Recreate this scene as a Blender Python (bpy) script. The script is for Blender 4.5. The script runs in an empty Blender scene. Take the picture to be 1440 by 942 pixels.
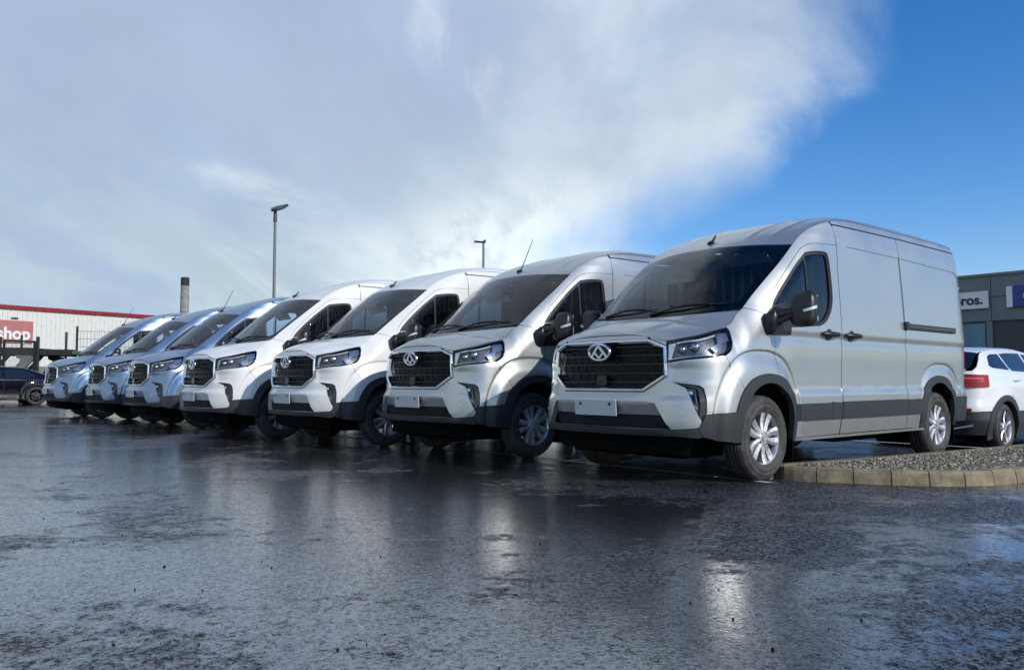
import bpy, math, random
import numpy as np
from mathutils import Vector, Matrix, Euler
from mathutils.geometry import delaunay_2d_cdt
rnd = random.Random(7); nr = np.random.RandomState(3)
SC = bpy.context.scene; COL = SC.collection
PI = math.pi

# ------------------------------------------------------------------ camera
cam = bpy.data.cameras.new('camera'); camo = bpy.data.objects.new('camera', cam); COL.objects.link(camo)
camo.location = (0, 0, .8321); camo.rotation_euler = (PI/2 + .0571, 0, 0)
cam.sensor_width = 36; cam.lens = 36*1137.96/1440; cam.clip_start = .05; cam.clip_end = 3000
SC.camera = camo
SC.view_settings.view_transform = 'Standard'; SC.view_settings.look = 'None'
SC.view_settings.exposure = 0.14; SC.view_settings.gamma = 1

# ------------------------------------------------------------------ sun and sky
TH = .8735                                   # heading of the row of vans
BACK = np.array([math.sin(TH), math.cos(TH)]); LEFT = np.array([math.cos(TH), -math.sin(TH)])
sv = BACK*.12 + LEFT*.92
SUN = Vector((sv[0], sv[1], .53)).normalized()
sun = bpy.data.lights.new('sun', 'SUN'); sun.energy = 3.0; sun.angle = math.radians(.55); sun.color = (1, .95, .87)
suno = bpy.data.objects.new('sun', sun); COL.objects.link(suno)
suno.rotation_euler = SUN.to_track_quat('Z', 'Y').to_euler()

def new_world():
    w = bpy.data.worlds.new('World'); SC.world = w; w.use_nodes = True
    nt = w.node_tree; nt.nodes.clear(); N = nt.nodes.new; L = nt.links.new
    out = N('ShaderNodeOutputWorld')
    sky = N('ShaderNodeTexSky'); sky.sky_type = 'NISHITA'; sky.sun_disc = False
    sky.sun_elevation = math.asin(SUN.z); sky.sun_rotation = math.atan2(SUN.x, SUN.y)
    sky.air_density = 1.0; sky.dust_density = .35; sky.ozone_density = 2.2
    bs = N('ShaderNodeBackground'); bs.inputs[1].default_value = .125
    sat = N('ShaderNodeHueSaturation'); sat.inputs['Saturation'].default_value = 1.4; sat.inputs['Value'].default_value = 1.15
    L(sky.outputs[0], sat.inputs['Color']); gm = N('ShaderNodeMix'); gm.data_type = 'RGBA'; gm.blend_type = 'MULTIPLY'; gm.inputs[0].default_value = 1; L(sat.outputs[0], gm.inputs[6]); gm.inputs[7].default_value = (.86, .85, 1.0, 1); L(gm.outputs[2], bs.inputs[0])
    tc = N('ShaderNodeTexCoord'); sx = N('ShaderNodeSeparateXYZ'); L(tc.outputs['Generated'], sx.inputs[0])
    def math_(op, a, b=None, c=None, clamp=False):
        m = N('ShaderNodeMath'); m.operation = op; m.use_clamp = clamp
        for i, v in enumerate((a, b, c)):
            if v is None: continue
            if isinstance(v, (int, float)): m.inputs[i].default_value = v
            else: L(v, m.inputs[i])
        return m.outputs[0]
    def ramp(v, a, b, lo=0., hi=1., kind='SMOOTHSTEP'):
        m = N('ShaderNodeMapRange'); m.interpolation_type = kind
        L(v, m.inputs[0]); m.inputs[1].default_value = a; m.inputs[2].default_value = b
        m.inputs[3].default_value = lo; m.inputs[4].default_value = hi; return m.outputs[0]
    # cloud-plane coordinates: direction divided by its height
    zc = math_('MAXIMUM', math_('ADD', sx.outputs[2], .16), .05)
    cx = math_('DIVIDE', sx.outputs[0], zc); cy = math_('DIVIDE', sx.outputs[1], zc)
    cv = N('ShaderNodeCombineXYZ'); L(cx, cv.inputs[0]); L(cy, cv.inputs[1])
    def noise(vec, scale, det, rough, dist=0., loc=(0, 0, 0), rot=0, sc=(1, 1, 1)):
        mp = N('ShaderNodeMapping'); mp.inputs['Location'].default_value = loc; mp.inputs['Rotation'].default_value = (0, 0, rot); mp.inputs['Scale'].default_value = sc
        L(vec, mp.inputs[0]); n = N('ShaderNodeTexNoise'); n.inputs['Scale'].default_value = scale; n.inputs['Detail'].default_value = det
        n.inputs['Roughness'].default_value = rough; n.inputs['Distortion'].default_value = dist; L(mp.outputs[0], n.inputs[0]); return n.outputs[0]
    n1 = noise(tc.outputs['Generated'], 3.2, 7, .55, .6, (3.1, 1.2, .4))
    n2 = noise(cv.outputs[0], .9, 8, .58, 1.0, (1.5, 4.2, 0), .5, (1, .45, 1))
    n3 = noise(tc.outputs['Generated'], 9, 6, .6, .4, (0, 2.2, 7))
    # clear sky lies on the sun's side
    a0 = math.radians(20.5)
    dot = math_('ADD', math_('MULTIPLY', sx.outputs[0], math.cos(a0)), math_('MULTIPLY', sx.outputs[1], -math.sin(a0)))
    low = math_('MINIMUM', math_('MAXIMUM', math_('MULTIPLY', math_('SUBTRACT', .315, sx.outputs[2]), 1.75), 0.), .25)
    f = math_('ADD', dot, low)
    f = math_('ADD', f, math_('MULTIPLY', math_('SUBTRACT', n1, .5), .34))
    f = math_('ADD', f, math_('MULTIPLY', math_('SUBTRACT', n3, .5), .13))
    f = math_('ADD', f, math_('MULTIPLY', math_('SUBTRACT', n2, .5), .12))
    f = math_('ADD', f, ramp(sx.outputs[2], .50, .85, 0., .35))
    clear = ramp(f, -.13, .10)
    n4 = noise(cv.outputs[0], 1.9, 9, .60, .35, (7.5, 2.2, 0), .9, (1, .5, 1))
    # brightness of the cloud: thicker grey away from the edge, white near it
    edge = ramp(f, -.42, -.02)
    mix1 = N('ShaderNodeMix'); mix1.data_type = 'RGBA'; L(math_('MULTIPLY', edge, ramp(n2, .25, .7, .45, 1.)), mix1.inputs[0])
    elev = ramp(sx.outputs[2], .02, .42)
    mix0 = N('ShaderNodeMix'); mix0.data_type = 'RGBA'; L(elev, mix0.inputs[0])
    mix0.inputs[6].default_value = (.43, .54, .60, 1); mix0.inputs[7].default_value = (.345, .425, .575, 1)
    L(mix0.outputs[2], mix1.inputs[6]); mix1.inputs[7].default_value = (.68, .76, .81, 1)
    var = math_('ADD', ramp(n2, .2, .8, .93, 1.12, 'LINEAR'), ramp(n3, .3, .7, -.03, .03, 'LINEAR'))
    thin = N('ShaderNodeMix'); thin.data_type = 'RGBA'; L(math_('MULTIPLY', ramp(n4, .40, .68, .12, .75), ramp(n1, .36, .60)), thin.inputs[0])
    L(mix1.outputs[2], thin.inputs[6]); thin.inputs[7].default_value = (.31, .41, .58, 1)
    puff = N('ShaderNodeMix'); puff.data_type = 'RGBA'
    pm1 = math_('MULTIPLY', ramp(sx.outputs[2], .27, .15), ramp(f, -.34, -.06)); pm2 = math_('MULTIPLY', ramp(n2, .46, .70, 0., .7), ramp(n1, .55, .42))
    L(math_('MAXIMUM', math_('MULTIPLY', pm1, ramp(n3, .36, .52)), pm2), puff.inputs[0]); L(thin.outputs[2], puff.inputs[6]); puff.inputs[7].default_value = (.84, .90, .91, 1)
    vm = N('ShaderNodeVectorMath'); vm.operation = 'SCALE'; L(puff.outputs[2], vm.inputs[0]); L(var, vm.inputs['Scale'])
    bc = N('ShaderNodeBackground'); L(vm.outputs[0], bc.inputs[0]); bc.inputs[1].default_value = 1.08
    ms = N('ShaderNodeMixShader'); L(clear, ms.inputs[0]); L(bc.outputs[0], ms.inputs[1]); L(bs.outputs[0], ms.inputs[2])
    L(ms.outputs[0], out.inputs[0])
new_world()

# ------------------------------------------------------------------ materials
class NT:
    def __init__(s, name):
        s.m = bpy.data.materials.new(name); s.m.use_nodes = True; s.nt = s.m.node_tree
        s.b = s.nt.nodes['Principled BSDF']; s.out = s.nt.nodes['Material Output']
    def n(s, t, **k):
        x = s.nt.nodes.new(t)
        for a, b in k.items(): setattr(x, a, b)
        return x
    def l(s, a, b): s.nt.links.new(a, b)
    def math(s, op, a, b=None, clamp=False):
        m = s.n('ShaderNodeMath', operation=op, use_clamp=clamp)
        for i, v in enumerate((a, b)):
            if v is None: continue
            if isinstance(v, (int, float)): m.inputs[i].default_value = v
            else: s.l(v, m.inputs[i])
        return m.outputs[0]
    def ramp(s, v, a, b, lo=0., hi=1., kind='SMOOTHSTEP'):
        m = s.n('ShaderNodeMapRange', interpolation_type=kind); s.l(v, m.inputs[0])
        for i, x in enumerate((a, b, lo, hi)): m.inputs[i+1].default_value = x
        return m.outputs[0]
    def noise(s, scale, det=4, rough=.5, dist=0, coord='Object', sc=None, loc=(0, 0, 0)):
        tc = s.n('ShaderNodeTexCoord'); mp = s.n('ShaderNodeMapping')
        mp.inputs['Location'].default_value = loc
        if sc: mp.inputs['Scale'].default_value = sc
        s.l(tc.outputs[coord], mp.inputs[0]); x = s.n('ShaderNodeTexNoise')
        x.inputs['Scale'].default_value = scale; x.inputs['Detail'].default_value = det
        x.inputs['Roughness'].default_value = rough; x.inputs['Distortion'].default_value = dist
        s.l(mp.outputs[0], x.inputs[0]); return x.outputs[0]
    def mixc(s, f, a, b):
        m = s.n('ShaderNodeMix', data_type='RGBA')
        if isinstance(f, (int, float)): m.inputs[0].default_value = f
        else: s.l(f, m.inputs[0])
        for i, v in ((6, a), (7, b)):
            if isinstance(v, tuple): m.inputs[i].default_value = (*v[:3], 1)
            else: s.l(v, m.inputs[i])
        return m.outputs[2]
    def bump(s, h, strength, dist, prev=None):
        b = s.n('ShaderNodeBump'); b.inputs['Strength'].default_value = strength if isinstance(strength, (int, float)) else 1
        if not isinstance(strength, (int, float)): s.l(strength, b.inputs['Strength'])
        b.inputs['Distance'].default_value = dist; s.l(h, b.inputs['Height'])
        if prev is not None: s.l(prev, b.inputs['Normal'])
        return b.outputs[0]
    def set(s, **k):
        for a, v in k.items():
            i = s.b.inputs[a.replace('_', ' ')]
            if isinstance(v, (int, float)): i.default_value = v
            elif isinstance(v, tuple): i.default_value = (*v[:3], 1)
            else: s.l(v, i)
        return s

def paint(name, col, metallic, rough, coat=1.0, dirty=1.0):
    t = NT(name)
    n = t.noise(2.2, 5, .6); n2 = t.noise(900, 1, .5)
    tc = t.n('ShaderNodeTexCoord'); sx = t.n('ShaderNodeSeparateXYZ'); t.l(tc.outputs['Object'], sx.inputs[0])
    dirt = t.math('MULTIPLY', t.ramp(sx.outputs[2], .75, .32), t.ramp(n, .35, .7, .1*dirty, .5*dirty))   # road film low on the body
    c = t.mixc(t.ramp(n2, .3, .7), tuple(x*.94 for x in col), tuple(min(x*1.05, .95) for x in col))
    t.l(t.mixc(dirt, c, (.12, .11, .09)), t.b.inputs['Base Color'])
    t.set(Metallic=metallic, Roughness=t.math('ADD', t.ramp(n, .3, .7, rough-.03, rough+.05), t.math('MULTIPLY', dirt, .35)), Coat_Weight=coat, Coat_Roughness=.10)
    # rain beads on the faces that look upwards
    v = t.n('ShaderNodeTexVoronoi'); v.inputs['Scale'].default_value = 75; v.inputs['Randomness'].default_value = 1; t.l(tc.outputs['Object'], v.inputs[0])
    g = t.n('ShaderNodeNewGeometry'); gs = t.n('ShaderNodeSeparateXYZ'); t.l(g.outputs['Normal'], gs.inputs[0])
    bead = t.math('MULTIPLY', t.ramp(v.outputs['Distance'], .42, .12), t.ramp(gs.outputs[2], .45, .8))
    bead = t.math('MULTIPLY', bead, t.ramp(t.noise(20, 2), .42, .6))
    wav = t.noise(3.0, 2, .5)
    nb = t.bump(wav, .025, .02)
    nb = t.bump(bead, .55, .0016, nb)
    t.l(nb, t.b.inputs['Normal']); t.l(nb, t.b.inputs['Coat Normal'])
    return t.m

def simple(name, col, rough=.5, metallic=0., nscale=30, namt=.12, bump=0., bdist=.002, coat=0., spec=.5, **k):
    t = NT(name); n = t.noise(nscale, 5, .6)
    t.l(t.mixc(t.ramp(n, .3, .7), tuple(x*(1-namt) for x in col), tuple(min(1, x*(1+namt)) for x in col)), t.b.inputs['Base Color'])
    t.set(Metallic=metallic, Roughness=t.ramp(n, .25, .75, max(rough-.06, 0.02), min(rough+.06, 1)), Coat_Weight=coat)
    t.b.inputs['Specular IOR Level'].default_value = spec
    if bump: t.l(t.bump(n, bump, bdist), t.b.inputs['Normal'])
    for a, v in k.items(): t.b.inputs[a.replace('_', ' ')].default_value = v
    return t.m

def glass(name, tint, ior=1.5, mul=1.0, rough=0.01):
    t = NT(name); t.nt.nodes.remove(t.b)
    tr = t.n('ShaderNodeBsdfTransparent'); tr.inputs[0].default_value = (*tint, 1)
    gl = t.n('ShaderNodeBsdfGlossy'); gl.inputs['Roughness'].default_value = rough; gl.inputs[0].default_value = (1, 1, 1, 1)
    fr = t.n('ShaderNodeFresnel'); fr.inputs[0].default_value = ior
    n = t.noise(1.5, 2); b = t.bump(n, .05, .01); t.l(b, gl.inputs['Normal'])
    mx = t.n('ShaderNodeMixShader'); t.l(t.math('MULTIPLY', fr.outputs[0], mul, True), mx.inputs[0])
    t.l(tr.outputs[0], mx.inputs[1]); t.l(gl.outputs[0], mx.inputs[2]); t.l(mx.outputs[0], t.out.inputs[0])
    return t.m

M = {}
M['silver'] = paint('silver_paint', (.475, .495, .475), .74, .40, .7)
M['white'] = paint('white_paint', (.76, .765, .725), .0, .34, .8)
M['blue'] = paint('steel_blue_paint', (.21, .30, .42), .74, .36, .7)
M['suvwhite'] = paint('suv_white_paint', (.78, .79, .78), 0, .3)
M['black_paint'] = paint('black_paint', (.004, .005, .009), .0, .06, .0, 0.)
M['plastic'] = simple('grey_plastic', (.026, .030, .032), .52, 0, 220, .12, .15, .0006)
M['black'] = simple('black_trim', (.010, .010, .011), .38, 0, 60, .2)
M['gloss_black'] = simple('gloss_black', (.004, .004, .005), .15, 0, 60, .2)
M['grille_black'] = simple('grille_black', (.007, .007, .008), .40, 0, 60, .2, spec=.25)
M['under'] = simple('underbody_black', (.004, .004, .004), .9, 0, 20, .3, spec=.1)
M['rubber'] = simple('door_rubber', (.012, .012, .012), .6)
M['chrome'] = simple('chrome', (.72, .73, .75), .12, 1, 40, .05)
M['lampchrome'] = simple('lamp_reflector', (.62, .63, .66), .16, .9, 90, .2, .3, .004)
M['lampdark'] = simple('lamp_housing', (.17, .175, .18), .34, .6, 60, .3, .3, .004)
M['alloy'] = simple('alloy', (.60, .60, .59), .40, .75, 40, .08)
M['dark_metal'] = simple('brake_metal', (.05, .05, .05), .5, .6)
M['plate'] = simple('blank_plate', (.62, .63, .64), .45, 0, 30, .04)
M['glass'] = glass('window_glass', (.90, .97, .96), 1.48, .9)
M['sideglass'] = glass('side_glass', (.88, .94, .93), 1.5, .9)
M['darkglass'] = simple('tinted_glass', (.01, .013, .016), .05, 0, 30, .1, spec=.8)
M['lens'] = glass('lamp_lens', (.92, .94, .95), 1.45, .7)
M['seat'] = simple('seat_cloth', (.018, .02, .024), .85, 0, 120, .3, .3)
M['dash'] = simple('dashboard', (.022, .024, .028), .6, 0, 90, .2)
M['bulk'] = simple('bulkhead_panel', (.22, .24, .25), .6, 0, 10, .1)
M['ribs'] = simple('bulkhead_rib', (.55, .57, .58), .5)
M['visor'] = simple('visor_cloth', (.70, .72, .70), .8)
M['yellow'] = simple('yellow_sticker', (.75, .68, .05), .5)
M['red'] = NT('red_lamp').set(Base_Color=(.30, .003, .006), Roughness=.25).m
M['redlight'] = NT('red_lamp_strip').set(Base_Color=(.75, .10, .08), Roughness=.2).m
M['orange'] = simple('orange_lens', (.8, .25, .02), .2)
M['whitelens'] = simple('indicator_lens', (.75, .77, .78), .12, .3)

def tyre_mat():
    t = NT('tyre_rubber'); n = t.noise(9, 5, .6); n2 = t.noise(140, 3, .6)
    t.l(t.mixc(t.ramp(n, .35, .7), (.032, .031, .029), (.072, .069, .062)), t.b.inputs['Base Color'])
    t.set(Roughness=.72); t.l(t.bump(n2, .3, .002), t.b.inputs['Normal']); return t.m
M['tyre'] = tyre_mat()

def asphalt():
    t = NT('wet_asphalt')
    tc = t.n('ShaderNodeTexCoord'); mp = t.n('ShaderNodeMapping'); t.l(tc.outputs['Object'], mp.inputs[0])
    big = t.noise(.42, 5, .55, .4, loc=(4.3, 1.7, 0)); mid = t.noise(1.6, 6, .62, .5, loc=(9, 3, 0)); fine = t.noise(11, 5, .65)
    streak = t.noise(1.0, 5, .6, .3, sc=(.55, 2.2, 1), loc=(2, 8, 0))
    # aggregate
    v = t.n('ShaderNodeTexVoronoi'); v.inputs['Scale'].default_value = 95; t.l(tc.outputs['Object'], v.inputs[0])
    v2 = t.n('ShaderNodeTexVoronoi'); v2.inputs['Scale'].default_value = 52; t.l(tc.outputs['Object'], v2.inputs[0])
    grain = t.noise(260, 3, .7)
    # film of water: 1 = standing film, 0 = drained stones
    w = t.math('ADD', t.math('MULTIPLY', big, .9), t.math('ADD', t.math('MULTIPLY', mid, .6), t.math('MULTIPLY', streak, .5)))
    w = t.math('ADD', w, t.math('MULTIPLY', t.math('SUBTRACT', fine, .5), .55))
    w = t.math('ADD', w, t.math('MULTIPLY', t.math('SUBTRACT', grain, .5), .35)); w = t.math('ADD', w, .035)
    gx_ = t.n('ShaderNodeSeparateXYZ'); t.l(tc.outputs['Object'], gx_.inputs[0]); w = t.math('SUBTRACT', w, t.math('MULTIPLY', t.ramp(gx_.outputs[0], .1, 2.2), .15))   # better drained towards the kerb island
    film = t.ramp(w, .78, 1.04)
    col = t.mixc(t.ramp(v.outputs['Color'], .2, .9), (.012, .013, .014), (.085, .088, .092))
    col = t.mixc(t.math('MULTIPLY', film, .7), col, (.020, .022, .023))
    v3 = t.n('ShaderNodeTexVoronoi'); v3.inputs['Scale'].default_value = 34; t.l(tc.outputs['Object'], v3.inputs[0])
    sp = t.math('MULTIPLY', t.ramp(v3.outputs['Distance'], .12, .07), t.ramp(v3.outputs['Color'], .66, .68))
    col = t.mixc(t.math('MULTIPLY', sp, .7), col, (.45, .44, .40))
    basecol = col
    t.l(t.math('ADD', t.ramp(film, 0, 1, .34, .17), t.math('MULTIPLY', t.ramp(mid, .3, .7), .05)), t.b.inputs['Roughness'])
    # stones stand out of the surface: domes with gaps between them
    dome = t.math('SUBTRACT', 1., t.math('MULTIPLY', v.outputs['Distance'], 1.3)); dome2 = t.math('SUBTRACT', 1., t.math('MULTIPLY', v2.outputs['Distance'], 1.3))
    ve = t.n('ShaderNodeTexVoronoi', feature='DISTANCE_TO_EDGE'); ve.inputs['Scale'].default_value = 78
    tcw = t.n('ShaderNodeVectorMath', operation='ADD'); nz = t.n('ShaderNodeTexNoise'); nz.inputs['Scale'].default_value = 60; t.l(tc.outputs['Object'], nz.inputs[0])
    nsc = t.n('ShaderNodeVectorMath', operation='SCALE'); nsc.inputs['Scale'].default_value = .016; t.l(nz.outputs['Color'], nsc.inputs[0]); t.l(tc.outputs['Object'], tcw.inputs[0]); t.l(nsc.outputs[0], tcw.inputs[1]); t.l(tcw.outputs[0], ve.inputs[0])
    vc = t.n('ShaderNodeTexVoronoi'); vc.inputs['Scale'].default_value = 78; t.l(tcw.outputs[0], vc.inputs[0])
    gapw = t.math('ADD', t.math('MULTIPLY', t.ramp(vc.outputs['Color'], .1, .9, .42, -.12), 1.0), t.ramp(film, .0, .95, .07, -.21, 'LINEAR'))
    top = t.math('SUBTRACT', ve.outputs['Distance'], gapw)
    top = t.ramp(top, -.13, .07, .06, 1.)                           # 1 on wet stone tops, 0 in the dark gaps
    vf = t.n('ShaderNodeTexVoronoi'); vf.inputs['Scale'].default_value = 95; t.l(tcw.outputs[0], vf.inputs[0])
    speck = t.ramp(vf.outputs['Color'], .10, .60, .30, 1.0)
    h = t.math('ADD', t.math('MULTIPLY', dome, 1.0), t.math('ADD', t.math('MULTIPLY', dome2, .8), t.math('MULTIPLY', grain, .35)))
    t.l(t.mixc(t.ramp(top, 0, 1, 1., 0.), basecol, (.006, .006, .007)), t.b.inputs['Base Color'])
    b1 = t.bump(mid, .06, .04)
    b2 = t.bump(fine, .15, .012, b1)
    t.l(t.bump(h, t.ramp(film, 0, 1, .8, .05), .012, b2), t.b.inputs['Normal'])
    t.b.inputs['Coat IOR'].default_value = 2.7
    t.l(t.math('MULTIPLY', t.math('MULTIPLY', top, speck), t.ramp(film, 0, 1, .8, 1.0)), t.b.inputs['Coat Weight']); t.l(t.math('MULTIPLY', top, .95), t.b.inputs['Specular IOR Level']); t.l(t.ramp(film, 0, 1, .36, .15), t.b.inputs['Coat Roughness'])
    t.l(t.bump(h, t.ramp(film, 0, 1, .7, .03), .012, t.bump(fine, t.ramp(film, 0, 1, .20, .05), .010, b1)), t.b.inputs['Coat Normal'])
    return t.m
M['asphalt'] = asphalt()

def worn_paint():
    t = NT('worn_road_paint'); n = t.noise(14, 6, .7); n2 = t.noise(90, 3, .7)
    t.l(t.mixc(t.ramp(t.math('ADD', t.math('MULTIPLY', n, .6), t.math('MULTIPLY', n2, .5)),   .43, .53), (.05, .05, .052), (.62, .62, .60)), t.b.inputs['Base Color'])
    t.set(Roughness=.35); t.l(t.bump(n2, .4, .003), t.b.inputs['Normal']); return t.m
M['line'] = worn_paint()

def kerb_mat():
    t = NT('concrete_kerb'); n = t.noise(7, 6, .65); n2 = t.noise(60, 5, .7); n3 = t.noise(2, 3)
    c = t.mixc(t.ramp(n, .3, .7), (.15, .118, .066), (.32, .26, .155))
    c = t.mixc(t.ramp(n2, .45, .7, 0, .6), c, (.10, .085, .055))
    t.l(c, t.b.inputs['Base Color']); t.set(Roughness=.75)
    t.l(t.bump(n2, .7, .006, t.bump(n, .4, .02)), t.b.inputs['Normal']); return t.m
M['kerb'] = kerb_mat()

def gravel_mat():
    t = NT('gravel_stone'); oi = t.n('ShaderNodeNewGeometry')
    t.l(oi.outputs['Random Per Island'], (cr := t.n('ShaderNodeValToRGB')).inputs[0])
    e = cr.color_ramp; e.elements[0].color = (.07, .06, .045, 1); e.elements[1].color = (.60, .54, .42, 1)
    for p, c in ((.3, (.19, .16, .11)), (.6, (.13, .125, .11)), (.8, (.34, .30, .21))):
        x = e.elements.new(p); x.color = (*c, 1)
    t.l(cr.outputs[0], t.b.inputs['Base Color']); t.set(Roughness=.7); return t.m
M['gravel'] = gravel_mat()
M['dirt'] = simple('gravel_bed_soil', (.09, .08, .06), .9, 0, 60, .4, .8, .01)
M['white_sheet'] = simple('white_sheeting', (.66, .66, .60), .5, 0, 3, .06)
M['red_trim'] = simple('red_trim', (.24, .008, .018), .5, 0, 3, .08)
M['sign_red'] = simple('sign_red', (.42, .155, .135), .5, 0, 3, .06)
M['sign_white'] = simple('sign_white', (.78, .78, .76), .5, 0, 3, .03)
M['sign_blue'] = simple('sign_blue', (.012, .03, .26), .3, 0, 3, .05)
M['lettering'] = simple('lettering_black', (.02, .02, .02), .5)
M['grey_panel'] = simple('grey_cladding', (.155, .178, .182), .5, .0, 1.5, .08)
M['grey_panel2'] = simple('grey_cladding_edge', (.05, .055, .06), .6)
M['bldglass'] = simple('blue_window', (.03, .12, .20), .08, .4, 1.2, .3, spec=.9)
M['concrete'] = simple('chimney_concrete', (.27, .26, .235), .85, 0, 1.5, .3, .3, .02)
M['soot'] = simple('soot_black', (.02, .022, .02), .8)
M['galv'] = simple('galvanised_steel', (.16, .18, .175), .45, .5, 20, .15)
M['lampgrey'] = simple('lamp_dark_grey', (.035, .042, .045), .4)
M['gate'] = simple('gate_black', (.015, .016, .018), .5)
M['trailer'] = simple('trailer_dark_steel', (.028, .03, .028), .6, .2, 12, .3)
M['trailer_light'] = simple('trailer_bare_steel', (.20, .20, .17), .6, .2, 12, .3)
M['trailer_green'] = simple('trailer_green', (.05, .16, .07), .5)
M['beige'] = simple('beige_render', (.30, .28, .22), .9, 0, 2, .15)
M['wire'] = simple('fence_wire', (.10, .10, .10), .5, .5)
M['paper'] = simple('white_paper', (.6, .68, .66), .6)
M['ridge'] = simple('far_land', (.05, .06, .05), .95)

# ------------------------------------------------------------------ object helpers
def link(name, me, parent=None):
    o = bpy.data.objects.new(name, me); COL.objects.link(o)
    if parent: o.parent = parent
    return o
def empty(name, loc=(0, 0, 0), rz=0, label=None, cat=None, group=None, parent=None):
    o = bpy.data.objects.new(name, None); COL.objects.link(o); o.location = loc; o.rotation_euler = (0, 0, rz)
    o.empty_display_size = .1
    tag(o, label, cat, group); o.parent = parent
    return o
def tag(o, label=None, cat=None, group=None, kind=None):
    for k, v in (('label', label), ('category', cat), ('group', group), ('kind', kind)):
        if v: o[k] = v
    return o

class MB:
    """collects boxes, tubes, lathes into one mesh"""
    def __init__(s): s.v = []; s.f = []; s.sm = []
    def add(s, v, f, smooth=False):
        b = len(s.v); s.v += [tuple(map(float, x)) for x in v]; s.f += [tuple(int(i)+b for i in q) for q in f]; s.sm += [smooth]*len(f); return s
    def box(s, c, d, rot=None, bev=0.):
        hx, hy, hz = d[0]/2, d[1]/2, d[2]/2
        if bev <= 0:
            v = [(x, y, z) for z in (-hz, hz) for y in (-hy, hy) for x in (-hx, hx)]
            f = [(0, 2, 3, 1), (4, 5, 7, 6), (0, 1, 5, 4), (2, 6, 7, 3), (0, 4, 6, 2), (1, 3, 7, 5)]
        else:
            v = []; idx = {}
            for sx in (-1, 1):
                for sy in (-1, 1):
                    for sz in (-1, 1):
                        for ax in range(3):
                            p = [sx*(hx-bev), sy*(hy-bev), sz*(hz-bev)]; p[ax] += (sx, sy, sz)[ax]*bev
                            idx[sx, sy, sz, ax] = len(v); v.append(tuple(p))
            f = []
            for ax in range(3):
                o = [i for i in range(3) if i != ax]
                for sg in (-1, 1):
                    q = []
                    for a, b in ((-1, -1), (1, -1), (1, 1), (-1, 1)):
                        k = [0]*3; k[ax] = sg; k[o[0]] = a; k[o[1]] = b; q.append(idx[(*k, ax)])
                    f.append(tuple(q) if (sg > 0) == (ax != 1) else tuple(q[::-1]))
            for ax in range(3):
                o = [i for i in range(3) if i != ax]
                for a in (-1, 1):
                    for b in (-1, 1):
                        k0 = [0]*3; k1 = [0]*3; k0[ax] = -1; k1[ax] = 1
                        for k in (k0, k1): k[o[0]] = a; k[o[1]] = b
                        q = (idx[(*k0, o[0])], idx[(*k1, o[0])], idx[(*k1, o[1])], idx[(*k0, o[1])])
                        n = np.cross(np.subtract(v[q[1]], v[q[0]]), np.subtract(v[q[2]], v[q[0]]))
                        f.append(q if np.dot(n, np.sum([v[i] for i in q], 0)) > 0 else q[::-1])
            for sx in (-1, 1):
                for sy in (-1, 1):
                    for sz in (-1, 1):
                        q = tuple(idx[sx, sy, sz, a] for a in range(3))
                        f.append(q if sx*sy*sz > 0 else q[::-1])
        R = Euler(rot).to_matrix() if rot else None
        v = [tuple((R @ Vector(p) if R else Vector(p)) + Vector(c)) for p in v]
        return s.add(v, f)
    def bar(s, a, b, w, h=None, up=(0, 0, 1)):
        h = h or w; a = Vector(a); b = Vector(b); d = (b-a).normalized(); u = Vector(up)
        if abs(d.dot(u)) > .98: u = Vector((1, 0, 0))
        x = d.cross(u).normalized(); y = x.cross(d)
        v = [tuple(p + x*sx*w/2 + y*sy*h/2) for p in (a, b) for sx, sy in ((-1, -1), (1, -1), (1, 1), (-1, 1))]
        return s.add(v, [(0, 3, 2, 1), (4, 5, 6, 7), (0, 1, 5, 4), (1, 2, 6, 5), (2, 3, 7, 6), (3, 0, 4, 7)])
    def tube(s, pts, r, n=10, cap=True):
        pts = [Vector(p) for p in pts]; rs = r if isinstance(r, (list, tuple)) else [r]*len(pts)
        v = []; x = None
        for i, p in enumerate(pts):
            d = (pts[min(i+1, len(pts)-1)] - pts[max(i-1, 0)]).normalized()
            if x is None:
                u = Vector((0, 0, 1)) if abs(d.z) < .9 else Vector((1, 0, 0)); x = d.cross(u).normalized()
            else: x = (x - d*x.dot(d)).normalized()
            y = d.cross(x)
            for k in range(n):
                a = 2*PI*k/n; v.append(tuple(p + x*math.cos(a)*rs[i] + y*math.sin(a)*rs[i]))
        f = [(i*n+k, i*n+(k+1) % n, (i+1)*n+(k+1) % n, (i+1)*n+k) for i in range(len(pts)-1) for k in range(n)]
        s.add(v, f, True)
        if cap: s.add(v[:n], [tuple(range(n))[::-1]]); s.add(v[-n:], [tuple(range(n))])
        return s
    def prism(s, poly, z0, z1, axes=(0, 1, 2)):
        n = len(poly); v = []
        for z in (z0, z1):
            for a, b in poly:
                p = [0, 0, 0]; p[axes[0]] = a; p[axes[1]] = b; p[axes[2]] = z; v.append(tuple(p))
        return s.add(v, [tuple(range(n))[::-1], tuple(range(n, 2*n))] + [(i, (i+1) % n, n+(i+1) % n, n+i) for i in range(n)])
    def build(s, name, mat, parent=None, fix=True):
        me = bpy.data.meshes.new(name); me.from_pydata(s.v, [], s.f)
        me.polygons.foreach_set('use_smooth', s.sm)
        me.materials.append(M[mat] if isinstance(mat, str) else mat); me.update()
        if fix:
            import bmesh
            b = bmesh.new(); b.from_mesh(me); bmesh.ops.recalc_face_normals(b, faces=b.faces); b.to_mesh(me); b.free()
        return link(name, me, parent)

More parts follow.
